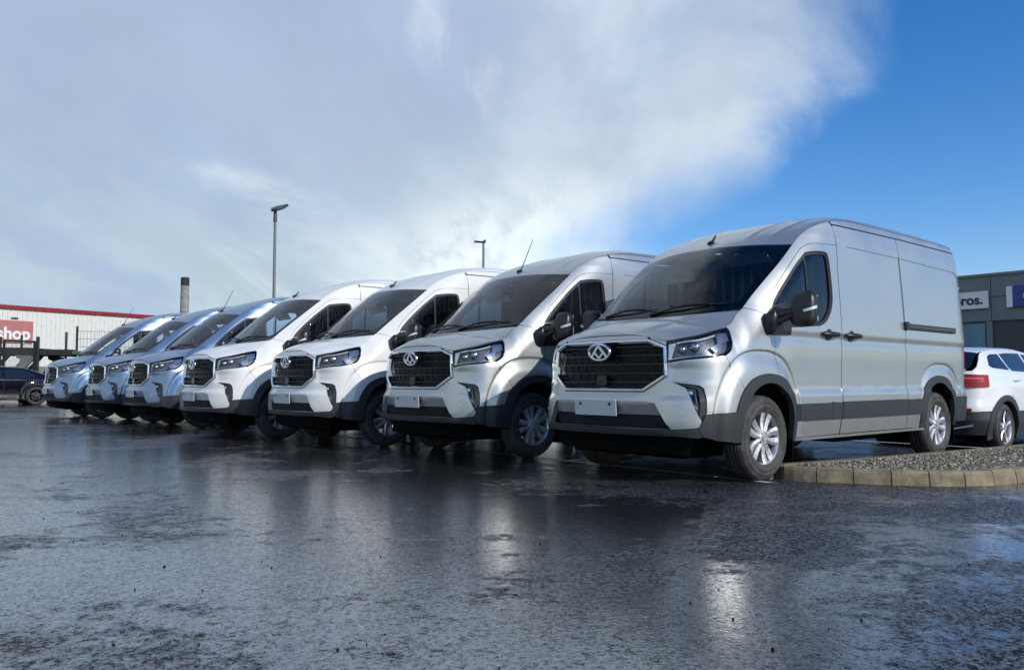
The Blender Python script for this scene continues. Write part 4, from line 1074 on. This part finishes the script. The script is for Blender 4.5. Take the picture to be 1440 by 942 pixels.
# ------------------------------------------------------------------ text helper
def text_mesh(name, body, size, mat, parent, M4, bold=.0, extr=.01, align='LEFT'):
    cu = bpy.data.curves.new(name, 'FONT'); cu.body = body; cu.size = size; cu.extrude = extr; cu.offset = bold; cu.align_x = align
    to = bpy.data.objects.new(name, cu); COL.objects.link(to); bpy.context.view_layer.update()
    me = bpy.data.meshes.new_from_object(to.evaluated_get(bpy.context.evaluated_depsgraph_get())); bpy.data.objects.remove(to); bpy.data.curves.remove(cu)
    me.materials.clear(); me.materials.append(M[mat]); me.transform(M4); return link(name, me, parent)
def frame(o, xdir, up=(0, 0, 1)):                              # matrix: x along xdir, y up, z towards the viewer
    x = Vector(xdir).normalized(); y = Vector(up); z = x.cross(y); m = Matrix((x, y, z)).transposed().to_4x4(); m.translation = Vector(o); return m

# ------------------------------------------------------------------ warehouse on the left (local x along wall, -y towards us)
A = Vector((-48, 76, 0)); wd = Vector((8.2, 12, 0)).normalized(); ang = math.atan2(wd.y, wd.x)
wh = empty('warehouse', A, ang, 'long white corrugated warehouse with dark red roof trim behind the car transporter', 'warehouse')
m = MB(); m.prism([(-30, 0), (46, 0), (46, 30), (-30, 30)], -.3, 7.72); m.build('wall', 'white_sheet', wh)
m = MB()
for k in range(170):
    x = -29.8+k*.445; m.prism([(x-.05, -.001), (x-.025, -.06), (x+.025, -.06), (x+.05, -.001)], .3, 7.70)
tag(m.build('wall_ribs', 'white_sheet', wh), kind='stuff')
m = MB(); m.box((8, -.08, 7.86), (76.3, .30, .36)); m.build('roof_trim', 'red_trim', wh)
m = MB(); m.box((8, 15, 7.74), (76, 29.8, .06)); m.build('roof', 'galv', wh)
m = MB(); m.box((1.05, -.09, 6.83), (.62, .10, .12)); m.build('vent', 'soot', wh)
m = MB(); m.box((-3.75, -.13, 5.55), (12.9, .10, 2.1)); sg_ = m.build('sign_board', 'sign_red', wh)
text_mesh('sign_lettering', 'shop', 1.55, 'sign_white', sg_, Matrix.Translation((2.45, -.20, 4.86)) @ Matrix.Rotation(PI/2, 4, 'X'), .045, .02, 'RIGHT')

# ------------------------------------------------------------------ chimney
ch = empty('chimney', (-52.8, 130, 0), 0, 'tall round concrete chimney with a soot black top behind the vans', 'chimney')
m = MB(); m.tube([(0, 0, -.3), (0, 0, 8), (0, 0, 16.2)], [.72, .68, .64], 32)
m.build('shaft', 'concrete', ch)
m = MB(); m.tube([(0, 0, 16.2), (0, 0, 17.5), (0, 0, 17.56)], [.655, .655, .60], 32); m.build('cap', 'soot', ch)
m = MB()
for z in (6, 9, 12, 14.3): m.tube([(0, 0, z), (0, 0, z+.07)], .70, 32)
m.build('joint_bands', 'concrete', ch)

# ------------------------------------------------------------------ lamp posts
lp = empty('lamp_post', (-9.93, 33.6, 0), 0, 'taller grey lamp post with a flat dark lamp head, above the white and blue vans', 'lamp post', 'lamp posts')
m = MB(); m.tube([(0, 0, -.1), (0, 0, 1.2), (0, 0, 7.55)], [.075, .065, .055], 14); m.build('pole', 'galv', lp)
m = MB(); m.tube([(0, 0, 7.5), (0, 0, 7.85), (0, .02, 8.06)], [.085, .07, .055], 12); m.build('pole_sleeve', 'lampgrey', lp)
m = MB(); m.prism([(-.14, -.20), (.10, -.24), (.34, -.16), (.52, .22), (.02, .24), (-.18, .08)], -.05, .05); hd = m.build('lamp_head', 'lampgrey', lp); hd.location = (0, 0, 8.05); hd.rotation_euler = (.50, -.20, 0)
m = MB(); m.box((.14, .0, -.056), (.34, .26, .012)); m.build('lamp_lens', 'whitelens', hd)
lp = empty('lamp_post', (-1.46, 41, 0), 0, 'shorter distant lamp post with a thin lamp head pointing left, above the silver van', 'lamp post', 'lamp posts')
m = MB(); m.tube([(0, 0, -.1), (0, 0, 7.95)], [.075, .055], 12); m.build('pole', 'galv', lp)
m = MB(); m.box((-.20, 0, 7.93), (.55, .26, .07), (0, .06, 0), .02); m.box((.06, 0, 7.96), (.12, .12, .14)); m.build('lamp_head', 'lampgrey', lp)

# ------------------------------------------------------------------ grey building on the right, front face along the row direction
B0 = Vector((28.3, 51, 0)); bd_ = Vector((LEFT[0], LEFT[1], 0)); bang = math.atan2(bd_.y, bd_.x)
bg = empty('showroom_building', B0, bang, 'dark grey panelled showroom with a white sign and a blue sign behind the white car', 'building')
HB = 7.45
m = MB(); m.prism([(-30, .06), (26, .06), (26, 20), (-30, 20)], -.3, HB-.05); m.build('wall', 'grey_panel2', bg)
rows_ = [(0, 1.5), (1.5, 3.05), (3.05, 4.52), (4.52, 6.0), (6.0, HB-.14)]
pw = 2.45; mesh_cache = {}
for j, (z0, z1) in enumerate(rows_):
    x = -30.0
    while x < 25.9:
        x1 = x+pw
        key = j
        if not (j in (1, 2) and -2.7 < x+.1 < 2.2 and True):
            if key not in mesh_cache:
                mm_ = MB(); mm_.box((pw/2, 0, (z0+z1)/2), (pw-.03, .10, z1-z0-.03), None, .008); ob = mm_.build('cladding_panel', 'grey_panel', bg); mesh_cache[key] = ob.data; ob.location = (x, 0, 0)
            else:
                ob = link('cladding_panel', mesh_cache[key], bg); ob.location = (x, 0, 0)
        x = x1
m = MB(); m.box((-2, .0, HB-.06), (56, .26, .16)); m.build('parapet_trim', 'galv', bg)
for (xa, xb) in ((-.6, 1.50),):
    m = MB(); m.box(((xa+xb)/2, .03, 2.9), (xb-xa, .06, 3.1)); wn = m.build('window', 'bldglass', bg)
    m = MB(); m.bar((xa, -.02, 1.35), (xa, -.02, 4.48), .09); m.bar((xb, -.02, 1.35), (xb, -.02, 4.48), .09); m.bar((xa, -.02, 4.45), (xb, -.02, 4.45), .09); m.bar((xa, -.02, 2.4), (xb, -.02, 2.4), .07); m.build('window_frame', 'grey_panel2', wn)
for xx in (-2.4, 1.52):
    m = MB(); w_ = 1.78 if xx < 0 else .36
    m.box((xx+w_/2, 0, 3.0), (w_, .10, 3.0), None, .008); m.build('cladding_panel', 'grey_panel', bg)
m = MB(); m.box((-1.05, -.16, 5.85), (5.6, .12, 1.06), None, .01); sb = m.build('name_sign', 'sign_white', bg)
text_mesh('sign_lettering', 'Bros.', .82, 'lettering', sb, Matrix.Translation((1.45, -.235, 5.60)) @ Matrix.Rotation(PI/2, 4, 'X'), .022, .01, 'RIGHT')
m = MB(); m.box((2.92, -.14, 5.92), (.34, .14, 1.28), None, .01); m.build('sign_edge', 'sign_white', bg)
m = MB(); m.box((6.1, -.16, 5.92), (6.0, .12, 1.28), None, .01); sb = m.build('brand_sign', 'sign_blue', bg)
m = MB(); n = 40
for k in range(n):
    a, b = 2*PI*k/n, 2*PI*(k+1)/n; m.bar((4.35+.66*math.cos(a), -.235, 5.93+.37*math.sin(a)), (4.35+.66*math.cos(b), -.235, 5.93+.37*math.sin(b)), .045, .03, up=(0, 1, 0))
def star(cx, cz, s):
    p = []
    for k in range(12):
        a = PI/2+k*PI/6; rr = s if k % 2 == 0 else s*.26; p.append((cx+rr*math.cos(a)*1.1, cz+rr*math.sin(a)))
    m.prism(p, -.245, -.225, (0, 2, 1))
star(4.08, 6.02, .20)
for cx, cz in ((4.42, 6.08), (4.72, 6.0), (4.42, 5.86), (4.70, 5.78), (4.16, 5.76)): star(cx, cz, .10)
m.build('star_emblem', 'sign_white', sb)
text_mesh('sign_lettering', 'SUBARU', .62, 'sign_white', sb, Matrix.Translation((5.3, -.235, 5.70)) @ Matrix.Rotation(PI/2, 4, 'X'), .012, .01)
for xx in (-.15, .12):
    m = MB(); m.bar((xx, -.05, 6.62), (xx, -.5, 6.70), .04); m.box((xx, -.5, 6.56), (.10, .12, .26), None, .01); m.build('sign_lamp', 'sign_white', bg)

# ------------------------------------------------------------------ passenger cars (same surface idea as the vans)
def build_car(name, p):
    L, hw = p['L'], p['hw']
    half = [(0, 0), (.03, .25), (.10, .5), (.24, .70), (.48, hw-.055), (.85, hw-.01), (1.4, hw), (2.2, hw), (L-1.0, hw-.005), (L-.55, hw-.03), (L-.25, hw-.10), (L-.10, hw-.22), (L-.02, hw-.45), (L, .2), (L, 0)]
    b = catmull([(0, -.1)]+half+[(L, -.1)], 20); ln = np.concatenate([[0], np.cumsum(np.hypot(*np.diff(b, axis=0).T))]); s = np.arange(0, ln[-1], .005)
    bx, by = gs(np.interp(s, ln, b[:, 0]), 6), gs(np.interp(s, ln, b[:, 1]), 6); s0_ = s[np.argmin(np.abs(by[:60]))]; s = s-s0_; tx, ty = np.gradient(bx, s), np.gradient(by, s)
    nf = bx < .45; body = bx < L-.03; rr_ = (bx > L-.6)
    sF = lambda y: float(np.interp(y, by[nf & (s < 3)], s[nf & (s < 3)]))
    sX = lambda X: float(np.interp(X, bx[body], s[body]))
    def sR(y):                                              # across the tail, y from the centre
        k = bx > L-.5; return float(np.interp(-y, -by[k], s[k]))
    side = table(p['side'], .018, 0, 2); fr = table(p['front'], .015, 0, 2); re = table(p['rear'], .015, 0, 2)
    FWx, RWx, wr = p['fw'], p['rw'], p['wr']
    def wr_(q):
        ss, z = q[:, 0], q[:, 1]; X = np.interp(ss, s, bx); Y = np.interp(ss, s, by); a = np.interp(ss, s, tx); c = np.interp(ss, s, ty)
        wf = 1-smooth(.15, .6, X); wb = smooth(L-.45, L-.08, X); d = side(z)*(1-wf)*(1-wb)+fr(z)*wf+re(z)*wb
        for w in (FWx, RWx): d = d-.022*smooth(1.25, .95, np.hypot(X-w, (z-wr)*1.0)/(wr+.12))
        return np.stack([Y-a*d, X+c*d, z], 1)
    Sx = lambda X, z: (sX(X), z); Rx = lambda y, z: (sR(y), z); Fx = lambda y, z: (sF(y), z)
    w3 = lambda q: wr_(np.array([q], float))[0]
    keys = p['keys']                                        # (t, centre (X,z), edge (X,z) )
    T = np.array([k[0] for k in keys]); C_ = np.array([(0, k[1][0], k[1][1]) for k in keys]); 
    E_ = np.array([w3(Sx(*k[2])) if k[2][0] > .3 and k[2][0] < L-.12 else (w3(Fx(.62, k[2][1])) if k[2][0] <= .3 else w3(Rx(.56, k[2][1]))) for k in keys])
    tt = np.linspace(0, 1, 121)
    def cs(Q):
        o = np.stack([np.interp(tt, T, Q[:, k]) for k in range(3)], 1); kk = np.exp(-.5*(np.arange(-9, 10)/2.2)**2); kk /= kk.sum()
        return np.stack([np.convolve(np.pad(o[:, k], 9, 'reflect', reflect_type='odd'), kk, 'valid') for k in range(3)], 1)
    CC, EE = cs(C_), cs(E_)
    def top(q):
        u, v = q[:, 0]/hw, np.clip(q[:, 1]/L, 0, 1); au = np.clip(np.abs(u), 0, 1)
        c = np.stack([np.interp(v, tt, CC[:, k]) for k in range(3)], 1); e = np.stack([np.interp(v, tt, EE[:, k]) for k in range(3)], 1)
        w = 1-(1-au**2.4)**(1/1.6); P = np.stack([e[:, 0]*au*np.sign(u), c[:, 1]+(e[:, 1]-c[:, 1])*au**2, c[:, 2]+(e[:, 2]-c[:, 2])*w], 1); return P
    r = empty(name); pm = p['paint']
    edge = lambda X: np.interp(X, E_[:, 1], E_[:, 2])
    rect = lambda a, b_, h=1.: [np.array([(-hw*h, a*L), (hw*h, a*L), (hw*h, b_*L), (-hw*h, b_*L)])]
    for nm, a, b_, mt, of in p['top']: panel(nm, rect(a, b_, 1 if mt == 'paint' else .985), top, pm if mt == 'paint' else mt, r, step=.07, lip=.01, off=of)
    X0, X1 = p['ends']
    def ar(w, R, n=16): return [Sx(w+R*math.cos(a), wr+R*math.sin(a)) for a in np.linspace(PI*1.12, -PI*.12, n)]
    Ri, Ro = wr+.055, wr+.125
    for sg in (1, -1):
        zl = p['zl']; zc = p['zc']
        up = [Sx(X, edge(X)) for X in np.linspace(X1, X0, 40)]
        # side: from the front arch to the tail, glasshouse cut out
        wins = [np.array([Sx(*q) for q in w]) for w in p['windows']]
        lo = [Fx(.62, zc), Fx(.74, zc)] + [q for q in ar(FWx, Ri) if q[1] > zc] + [Sx(FWx+Ri+.03, zc)] + [Sx(RWx-Ri-.03, zc)] + [q for q in ar(RWx, Ri) if q[1] > zc] + [Rx(.60, zc), Rx(.56, p['tailz'])]
        bodyp = panel('body_side', [np.array(lo+up+[Fx(.62, p['nosez'])])]+wins, wr_, pm, r, step=.06, lip=.02, gap=.001, mirror=sg)
        for w in wins: panel('window', [w], wr_, 'darkglass', bodyp, step=.07, off=-.008, lip=0, gap=-.002, mirror=sg)
        lowp = [Fx(.62, zl)] + [q for q in ar(FWx, Ri) if q[1] <= zc and q[0] < sX(FWx)][::-1][::-1] + [Sx(FWx+Ri, zc-.001)]
        panel('lower_cladding', [np.array([Sx(FWx+Ri-.01, zl), Sx(RWx-Ri+.01, zl), Sx(RWx-Ri-.01, zc+.002), Sx(FWx+Ri+.01, zc+.002)])], wr_, p['clad'], r, off=.006, step=.08, lip=.03, mirror=sg)
        panel('lower_cladding', [np.array([Sx(RWx+Ri-.01, zl), Rx(.60, zl), Rx(.60, zc+.002), Sx(RWx+Ri, zc+.002)])], wr_, p['clad'], r, off=.006, step=.05, lip=.03, mirror=sg)
        panel('lower_cladding', [np.array([Fx(.62, zl), Sx(FWx-Ri+.01, zl), Sx(FWx-Ri, zc+.002), Fx(.62, zc+.002)])], wr_, p['clad'], r, off=.006, step=.05, lip=.03, mirror=sg)
        for w in (FWx, RWx): panel('wheel_arch_trim', [np.array(ar(w, Ro if p['clad'] == 'plastic' else Ri+.025)+ar(w, Ri-.015)[::-1])], wr_, p['clad'], r, off=.014, step=.05, lip=.05, mirror=sg)
        for w in (FWx, RWx):
            m = MB(); m.tube([(.50*sg, w, wr+.02), (.62*sg, w, wr+.02)], wr+.05, 24); m.build('wheel_well', 'under', r)
        for X in p['seams']:
            panel('door_seam', [np.array([Sx(X-.004, zc+.01), Sx(X+.004, zc+.01), Sx(X+.004, p['belt']), Sx(X-.004, p['belt'])])], wr_, 'rubber', r, off=.001, lip=0, gap=0, step=.1, mirror=sg)
        for X, z in p['handles']:
            c = w3(Sx(X, z)); m = MB(); m.tube([(sg*(c[0]), c[1]-.09, c[2]), (sg*(c[0]+.03), c[1]-.06, c[2]), (sg*(c[0]+.03), c[1]+.06, c[2]), (sg*c[0], c[1]+.09, c[2])], .014, 8); m.build('handle', pm, r)
        X, z = p['mirror']; c = w3(Sx(X, z)); m = MB(); m.bar((sg*(c[0]-.02), X, z), (sg*(c[0]+.10), X-.01, z+.03), .05, .03); m.box((sg*(c[0]+.14), X, z+.06), (.20, .11, .13), (0, 0, 0), .035); m.build('mirror', pm if pm != 'suvwhite' else 'suvwhite', r)
        tl = p['tail']; panel('tail_lamp', [np.array([Rx(tl[0], tl[2]), Sx(tl[1], tl[2]+.02), Sx(tl[1]-.02, tl[3]-.02), Rx(tl[0], tl[3])])], wr_, 'red', r, off=.016, lip=.03, step=.04, mirror=sg)
        if pm == 'suvwhite': panel('lamp_strip', [np.array([Rx(tl[0]+.10, tl[3]-.05), Sx(tl[1]+.06, tl[3]-.06), Sx(tl[1]+.10, tl[2]+.09), Sx(tl[1]+.13, tl[2]+.09), Sx(tl[1]+.10, tl[3]-.085), Rx(tl[0]+.10, tl[3]-.08)])], wr_, 'redlight', r, off=.018, lip=.003, step=.04, mirror=sg)
        panel('headlight', [np.array([Fx(.52, p['nosez']-.17), Fx(.70, p['nosez']-.16), Sx(.55, p['nosez']-.08), Sx(.52, p['nosez']-.02), Fx(.6, p['nosez']-.05)])], wr_, 'lampdark', r, off=.01, lip=.02, step=.05, mirror=sg)
    full = lambda f, y, z0, z1: [np.array([(f(y), z0), (f(0), z0), (2*f(0)-f(y), z0), (2*f(0)-f(y), z1), (f(0), z1), (f(y), z1)])]
    def wr2(q):                                              # runs across the centre line at the tail
        s1 = sR(0.0); q2 = q.copy(); k = q[:, 0] > s1; q2[k, 0] = 2*s1-q[k, 0]; P = wr_(q2); P[k, 0] *= -1; return P
    def wf2(q):
        q2 = q.copy(); k = q[:, 0] < 0; q2[k, 0] = -q[k, 0]; P = wr_(q2); P[k, 0] *= -1; return P
    tailp = full(sR, .57, p['zc'], p['tailz']); panel('tailgate', tailp, wr2, pm, r, step=.06, lip=.02)
    panel('rear_bumper', full(sR, .61, p['zl'], p['zc']), wr2, p['clad'], r, step=.06, lip=.03, off=.006)
    for sg in (1, -1):
        z = p['zc']; m = MB(); c = w3(Rx(.50, z)); m.box((sg*.58, c[1]+.0, z+.03), (.26, .04, .045), (0, 0, -.35*sg), .006); m.build('reflector', 'red', r)
        m = MB(); m.bar((sg*.34, L+.015, p['zl']+.06), (sg*.70, L-.11, p['zl']+.14), .04, .02); m.build('skid_trim', 'alloy', r)
    panel('front_bumper', [np.array([(-sF(.63), p['zl']), (sF(.63), p['zl']), (sF(.63), p['nosez']), (-sF(.63), p['nosez'])])], wf2, pm, r, step=.06, lip=.03)
    panel('front_grille', [np.array([(-sF(.42), p['zl']+.10), (sF(.42), p['zl']+.10), (sF(.48), p['nosez']-.08), (-sF(.48), p['nosez']-.08)])], wf2, 'black', r, step=.06, lip=.01, off=.008)
    m = MB(); m.box((0, L/2, p['zl']+.06), (1.5, L-.6, .16)); m.box((0, L/2, .66), (1.1, L-.7, .5)); m.build('chassis', 'under', r)
    m = MB(); m.box((0, L, p['zc']+.28), (.50, .02, .11), None, .003); m.build('number_plate', 'plate', r)
    w0 = None
    for x, y in ((1, FWx), (-1, FWx), (1, RWx), (-1, RWx)):
        if w0 is None: w0 = make_wheel(wr, .21, p['rim'], 5, r, False, 'tyre', 'alloy' if pm == 'suvwhite' else 'dark_metal'); w = w0
        else: w = copy_tree(w0, r)
        w.location = (x*(hw-.115), y, wr); w.rotation_euler = (rnd.uniform(0, 6), 0, 0 if x > 0 else PI)
    return r

suv = build_car('parked_suv', dict(L=4.2, hw=.90, fw=.86, rw=3.45, wr=.335, rim=.235, paint='suvwhite', clad='plastic', zl=.24, zc=.56, nosez=.92, tailz=1.12, belt=1.10,
    side=[(.2, .04), (.4, .0), (.7, -.0), (.95, .0), (1.02, .02), (1.12, .035), (1.45, .22), (1.5, .3)], front=[(.2, .10), (.4, 0), (.7, .0), (.95, .08), (1.4, .5)], rear=[(.2, .12), (.45, .0), (.62, -.01), (.75, .03), (.9, .03), (1.1, .05), (1.12, .06), (1.5, .3)],
    keys=[(0, (.06, .93), (.1, .92)), (.06, (.25, 1.0), (.42, .97)), (.24, (1.02, 1.10), (1.15, 1.06)), (.42, (1.80, 1.46), (1.95, 1.40)), (.55, (2.4, 1.51), (2.45, 1.455)), (.75, (3.2, 1.49), (3.2, 1.445)), (.90, (3.86, 1.44), (3.80, 1.395)), (.985, (4.10, 1.13), (4.07, 1.14)), (1, (4.14, 1.12), (4.10, 1.12))],
    top=[('bonnet', 0, .24, 'paint', 0), ('windscreen', .24, .42, 'darkglass', -.004), ('roof', .42, .90, 'paint', 0), ('rear_window', .90, .985, 'darkglass', -.004), ('tailgate_top', .985, 1, 'paint', 0)],
    ends=(.42, 4.07), windows=[[(1.40, 1.10), (2.30, 1.115), (2.30, 1.39), (2.00, 1.375), (1.85, 1.33)], [(2.36, 1.115), (3.05, 1.13), (3.12, 1.18), (3.16, 1.375), (2.9, 1.395), (2.36, 1.40)], [(3.14, 1.14), (3.66, 1.17), (3.72, 1.20), (3.62, 1.33), (3.50, 1.365), (3.22, 1.375)]],
    seams=(2.33,), handles=[(2.10, .98), (3.0, 1.0)], mirror=(1.35, 1.06), tail=(.34, 3.86, .88, 1.09)))
suv.location = (9.0, 14.29, -.15); suv.rotation_euler = (0, 0, -TH+PI); tag(suv, 'white compact SUV with red tail lamps parked behind the nearest silver van', 'car')
cpe = build_car('parked_car', dict(L=4.5, hw=.88, fw=.92, rw=3.58, wr=.325, rim=.225, paint='black_paint', clad='black', zl=.20, zc=.27, nosez=.76, tailz=1.02, belt=.93,
    side=[(.2, .04), (.4, .0), (.7, -.01), (.9, .0), (.95, .03), (1.35, .25), (1.45, .33)], front=[(.2, .10), (.4, 0), (.6, .0), (.8, .08), (1.4, .5)], rear=[(.2, .12), (.45, .0), (.8, .02), (1.0, .06), (1.5, .3)],
    keys=[(0, (.06, .77), (.1, .76)), (.06, (.25, .83), (.42, .82)), (.26, (1.15, .97), (1.30, .93)), (.46, (2.05, 1.32), (2.20, 1.26)), (.55, (2.45, 1.36), (2.5, 1.31)), (.72, (3.2, 1.33), (3.2, 1.28)), (.93, (4.15, 1.06), (4.05, 1.0)), (.985, (4.38, 1.04), (4.36, 1.02)), (1, (4.42, 1.02), (4.40, 1.02))],
    top=[('bonnet', 0, .26, 'paint', 0), ('windscreen', .26, .46, 'darkglass', -.004), ('roof', .46, .72, 'paint', 0), ('rear_window', .72, .93, 'darkglass', -.004), ('boot_lid', .93, 1, 'paint', 0)],
    ends=(.42, 4.36), windows=[[(1.62, .95), (2.55, .955), (2.55, 1.255), (2.35, 1.245), (2.15, 1.19)], [(2.62, .955), (3.50, .975), (3.62, 1.01), (3.30, 1.20), (3.1, 1.25), (2.62, 1.26)]],
    seams=(2.585,), handles=[(2.40, .85), (3.35, .87)], mirror=(1.60, .96), tail=(.40, 4.1, .80, .95)))
cpe.location = (-19.93, 26.72, 0); cpe.rotation_euler = (0, 0, -.849); tag(cpe, 'black car at the left edge, in front of the dark gate beside the blue vans', 'car')
c = MB(); c.box((.80, 1.98, 1.06), (.006, .16, .20), (0, .45, 0)); c.build('window_paper', 'paper', cpe)

# ------------------------------------------------------------------ car transporter trailer
tr = empty('car_transporter', (-21.6, 33.4, 0), .02, 'empty dark steel car transporter trailer behind the black gate', 'trailer')
m = MB(); m.bar((-6, 0, 2.12), (3.5, 0, 2.02), .16, .24); m.bar((-6, 2.4, 2.12), (3.5, 2.4, 2.02), .16, .24); m.build('deck_rail', 'trailer', tr)
m = MB(); m.bar((-6, 1.2, 2.27), (1.6, 1.2, 2.20), 2.3, .05); m.build('upper_deck', 'trailer', tr)
m = MB(); m.bar((1.4, 1.2, 2.02), (4.3, 1.2, 1.93), 2.3, .07); m.build('deck_ramp', 'trailer', tr)
for y in (0, 2.4):
    m = MB(); m.prism([(.55, .75), (.95, .75), (1.95, 1.86), (1.1, 2.0), (1.15, 1.80), (1.35, 1.72)], y-.06, y+.06, (0, 2, 1)); m.build('strut', 'trailer_light' if y == 0 else 'trailer', tr)
    m = MB(); m.bar((-.2, y, .8), (.85, y, 1.95), .12, .12); m.build('strut', 'trailer', tr)
    m = MB(); m.bar((-4.4, y, .8), (-3.6, y, 2.05), .12, .12); m.build('strut', 'trailer', tr)
m = MB(); m.box((3.75, -.06, 2.0), (.55, .20, .16), (0, .03, 0), .02); m.build('deck_box', 'trailer_green', tr)
m = MB(); m.box((-1.5, 1.2, .72), (10, 2.3, .16)); m.build('lower_deck', 'trailer', tr)
for x in (-4.6, -3.6):
    for y in (.15, 2.25):
        m = MB(); m.tube([(x, y-.12, .45), (x, y+.12, .45)], [.45, .45], 24); w = m.build('wheel', 'tyre', tr)
        m = MB(); m.tube([(x, y-.14, .45), (x, y+.14, .45)], .22, 16); m.build('rim', 'trailer_light', w)
m = MB(); m.box((3.3, 1.2, .36), (.2, .2, .72)); m.build('landing_leg', 'trailer', tr)

# ------------------------------------------------------------------ black gate, mesh fence, low wall
gt = empty('steel_gate', (-19.2, 31.2, 0), 0, 'black steel framed mesh gate behind the black car', 'gate')
for x in (-.51, .82): 
    m = MB(); m.box((x*1.1, 0, 1.25), (.10, .10, 2.6), None, .01); m.build('gate_post', 'gate', gt)
m = MB(); m.bar((-.42, 0, 2.40), (.80, 0, 2.35), .07); m.bar((-.42, 0, .15), (.78, 0, .15), .06); m.bar((.78, 0, .15), (.78, 0, 2.37), .07); m.bar((-.40, 0, .15), (-.40, 0, 2.37), .07); m.bar((-.42, 0, 1.15), (.78, 0, 1.15), .03); m.build('gate_frame', 'gate', gt)
m = MB()
for k in range(24): m.bar((-.38+.05*k, .01, .2), (-.38+.05*k, .01, 2.36), .006)
for k in range(12): m.bar((-.4, .01, .3+.19*k), (.78, .01, .3+.19*k), .006)
tag(m.build('mesh_infill', 'wire', gt), kind='stuff')
fe = empty('mesh_fence', (0, 0, 0), 0, 'tall wire mesh fence with dark posts before the white warehouse', 'fence')
fx = [(-25.5, 36.2), (-21.9, 36.1), (-18.75, 34), (-18.3, 34.0), (-15.6, 34.4), (-12.9, 34.8), (-10.2, 35.2)]
for k, (x, y) in enumerate(fx):
    m = MB(); m.tube([(x, y, -.1), (x, y, 3.15 if k > 2 else 2.9)], .05, 8); m.build('fence_post', 'gate', fe)
m = MB()
for k in range(9):
    z = .3+.33*k
    for (a, b) in zip(fx[3:-1], fx[4:]): m.bar((*a, z), (*b, z-.02), .016)
for (a, b) in zip(fx[3:-1], fx[4:]):
    for k in range(20): t = k/20; m.bar((a[0]+(b[0]-a[0])*t, a[1]+(b[1]-a[1])*t, .1), (a[0]+(b[0]-a[0])*t, a[1]+(b[1]-a[1])*t, 2.95), .008)
tag(m.build('fence_wires', 'wire', fe), kind='stuff')
lw = MB(); lw.bar((-46, 62, .85), (-20, 60, .85), .3, 2.2); lo_ = lw.build('boundary_wall', 'beige'); tag(lo_, 'low beige rendered wall between the transporter and the white warehouse', 'wall')
# far land that closes the horizon
m = MB(); v = []; n = 80
for k in range(n):
    x = -900+1800*k/(n-1); v += [(x, 700, -2), (x, 700+6, 2+2.5*math.sin(k*.7)+2*math.sin(k*1.9+1))]
m.add(v, [(2*i, 2*i+2, 2*i+3, 2*i+1) for i in range(n-1)]); o = m.build('far_hills', 'ridge', fix=False); tag(o, kind='structure')

# ------------------------------------------------------------------ light-path settings
SC.render.engine = 'CYCLES'
SC.cycles.max_bounces = 8; SC.cycles.transparent_max_bounces = 12; SC.cycles.glossy_bounces = 4; SC.cycles.diffuse_bounces = 3
SC.cycles.sample_clamp_indirect = 6; SC.cycles.caustics_reflective = False
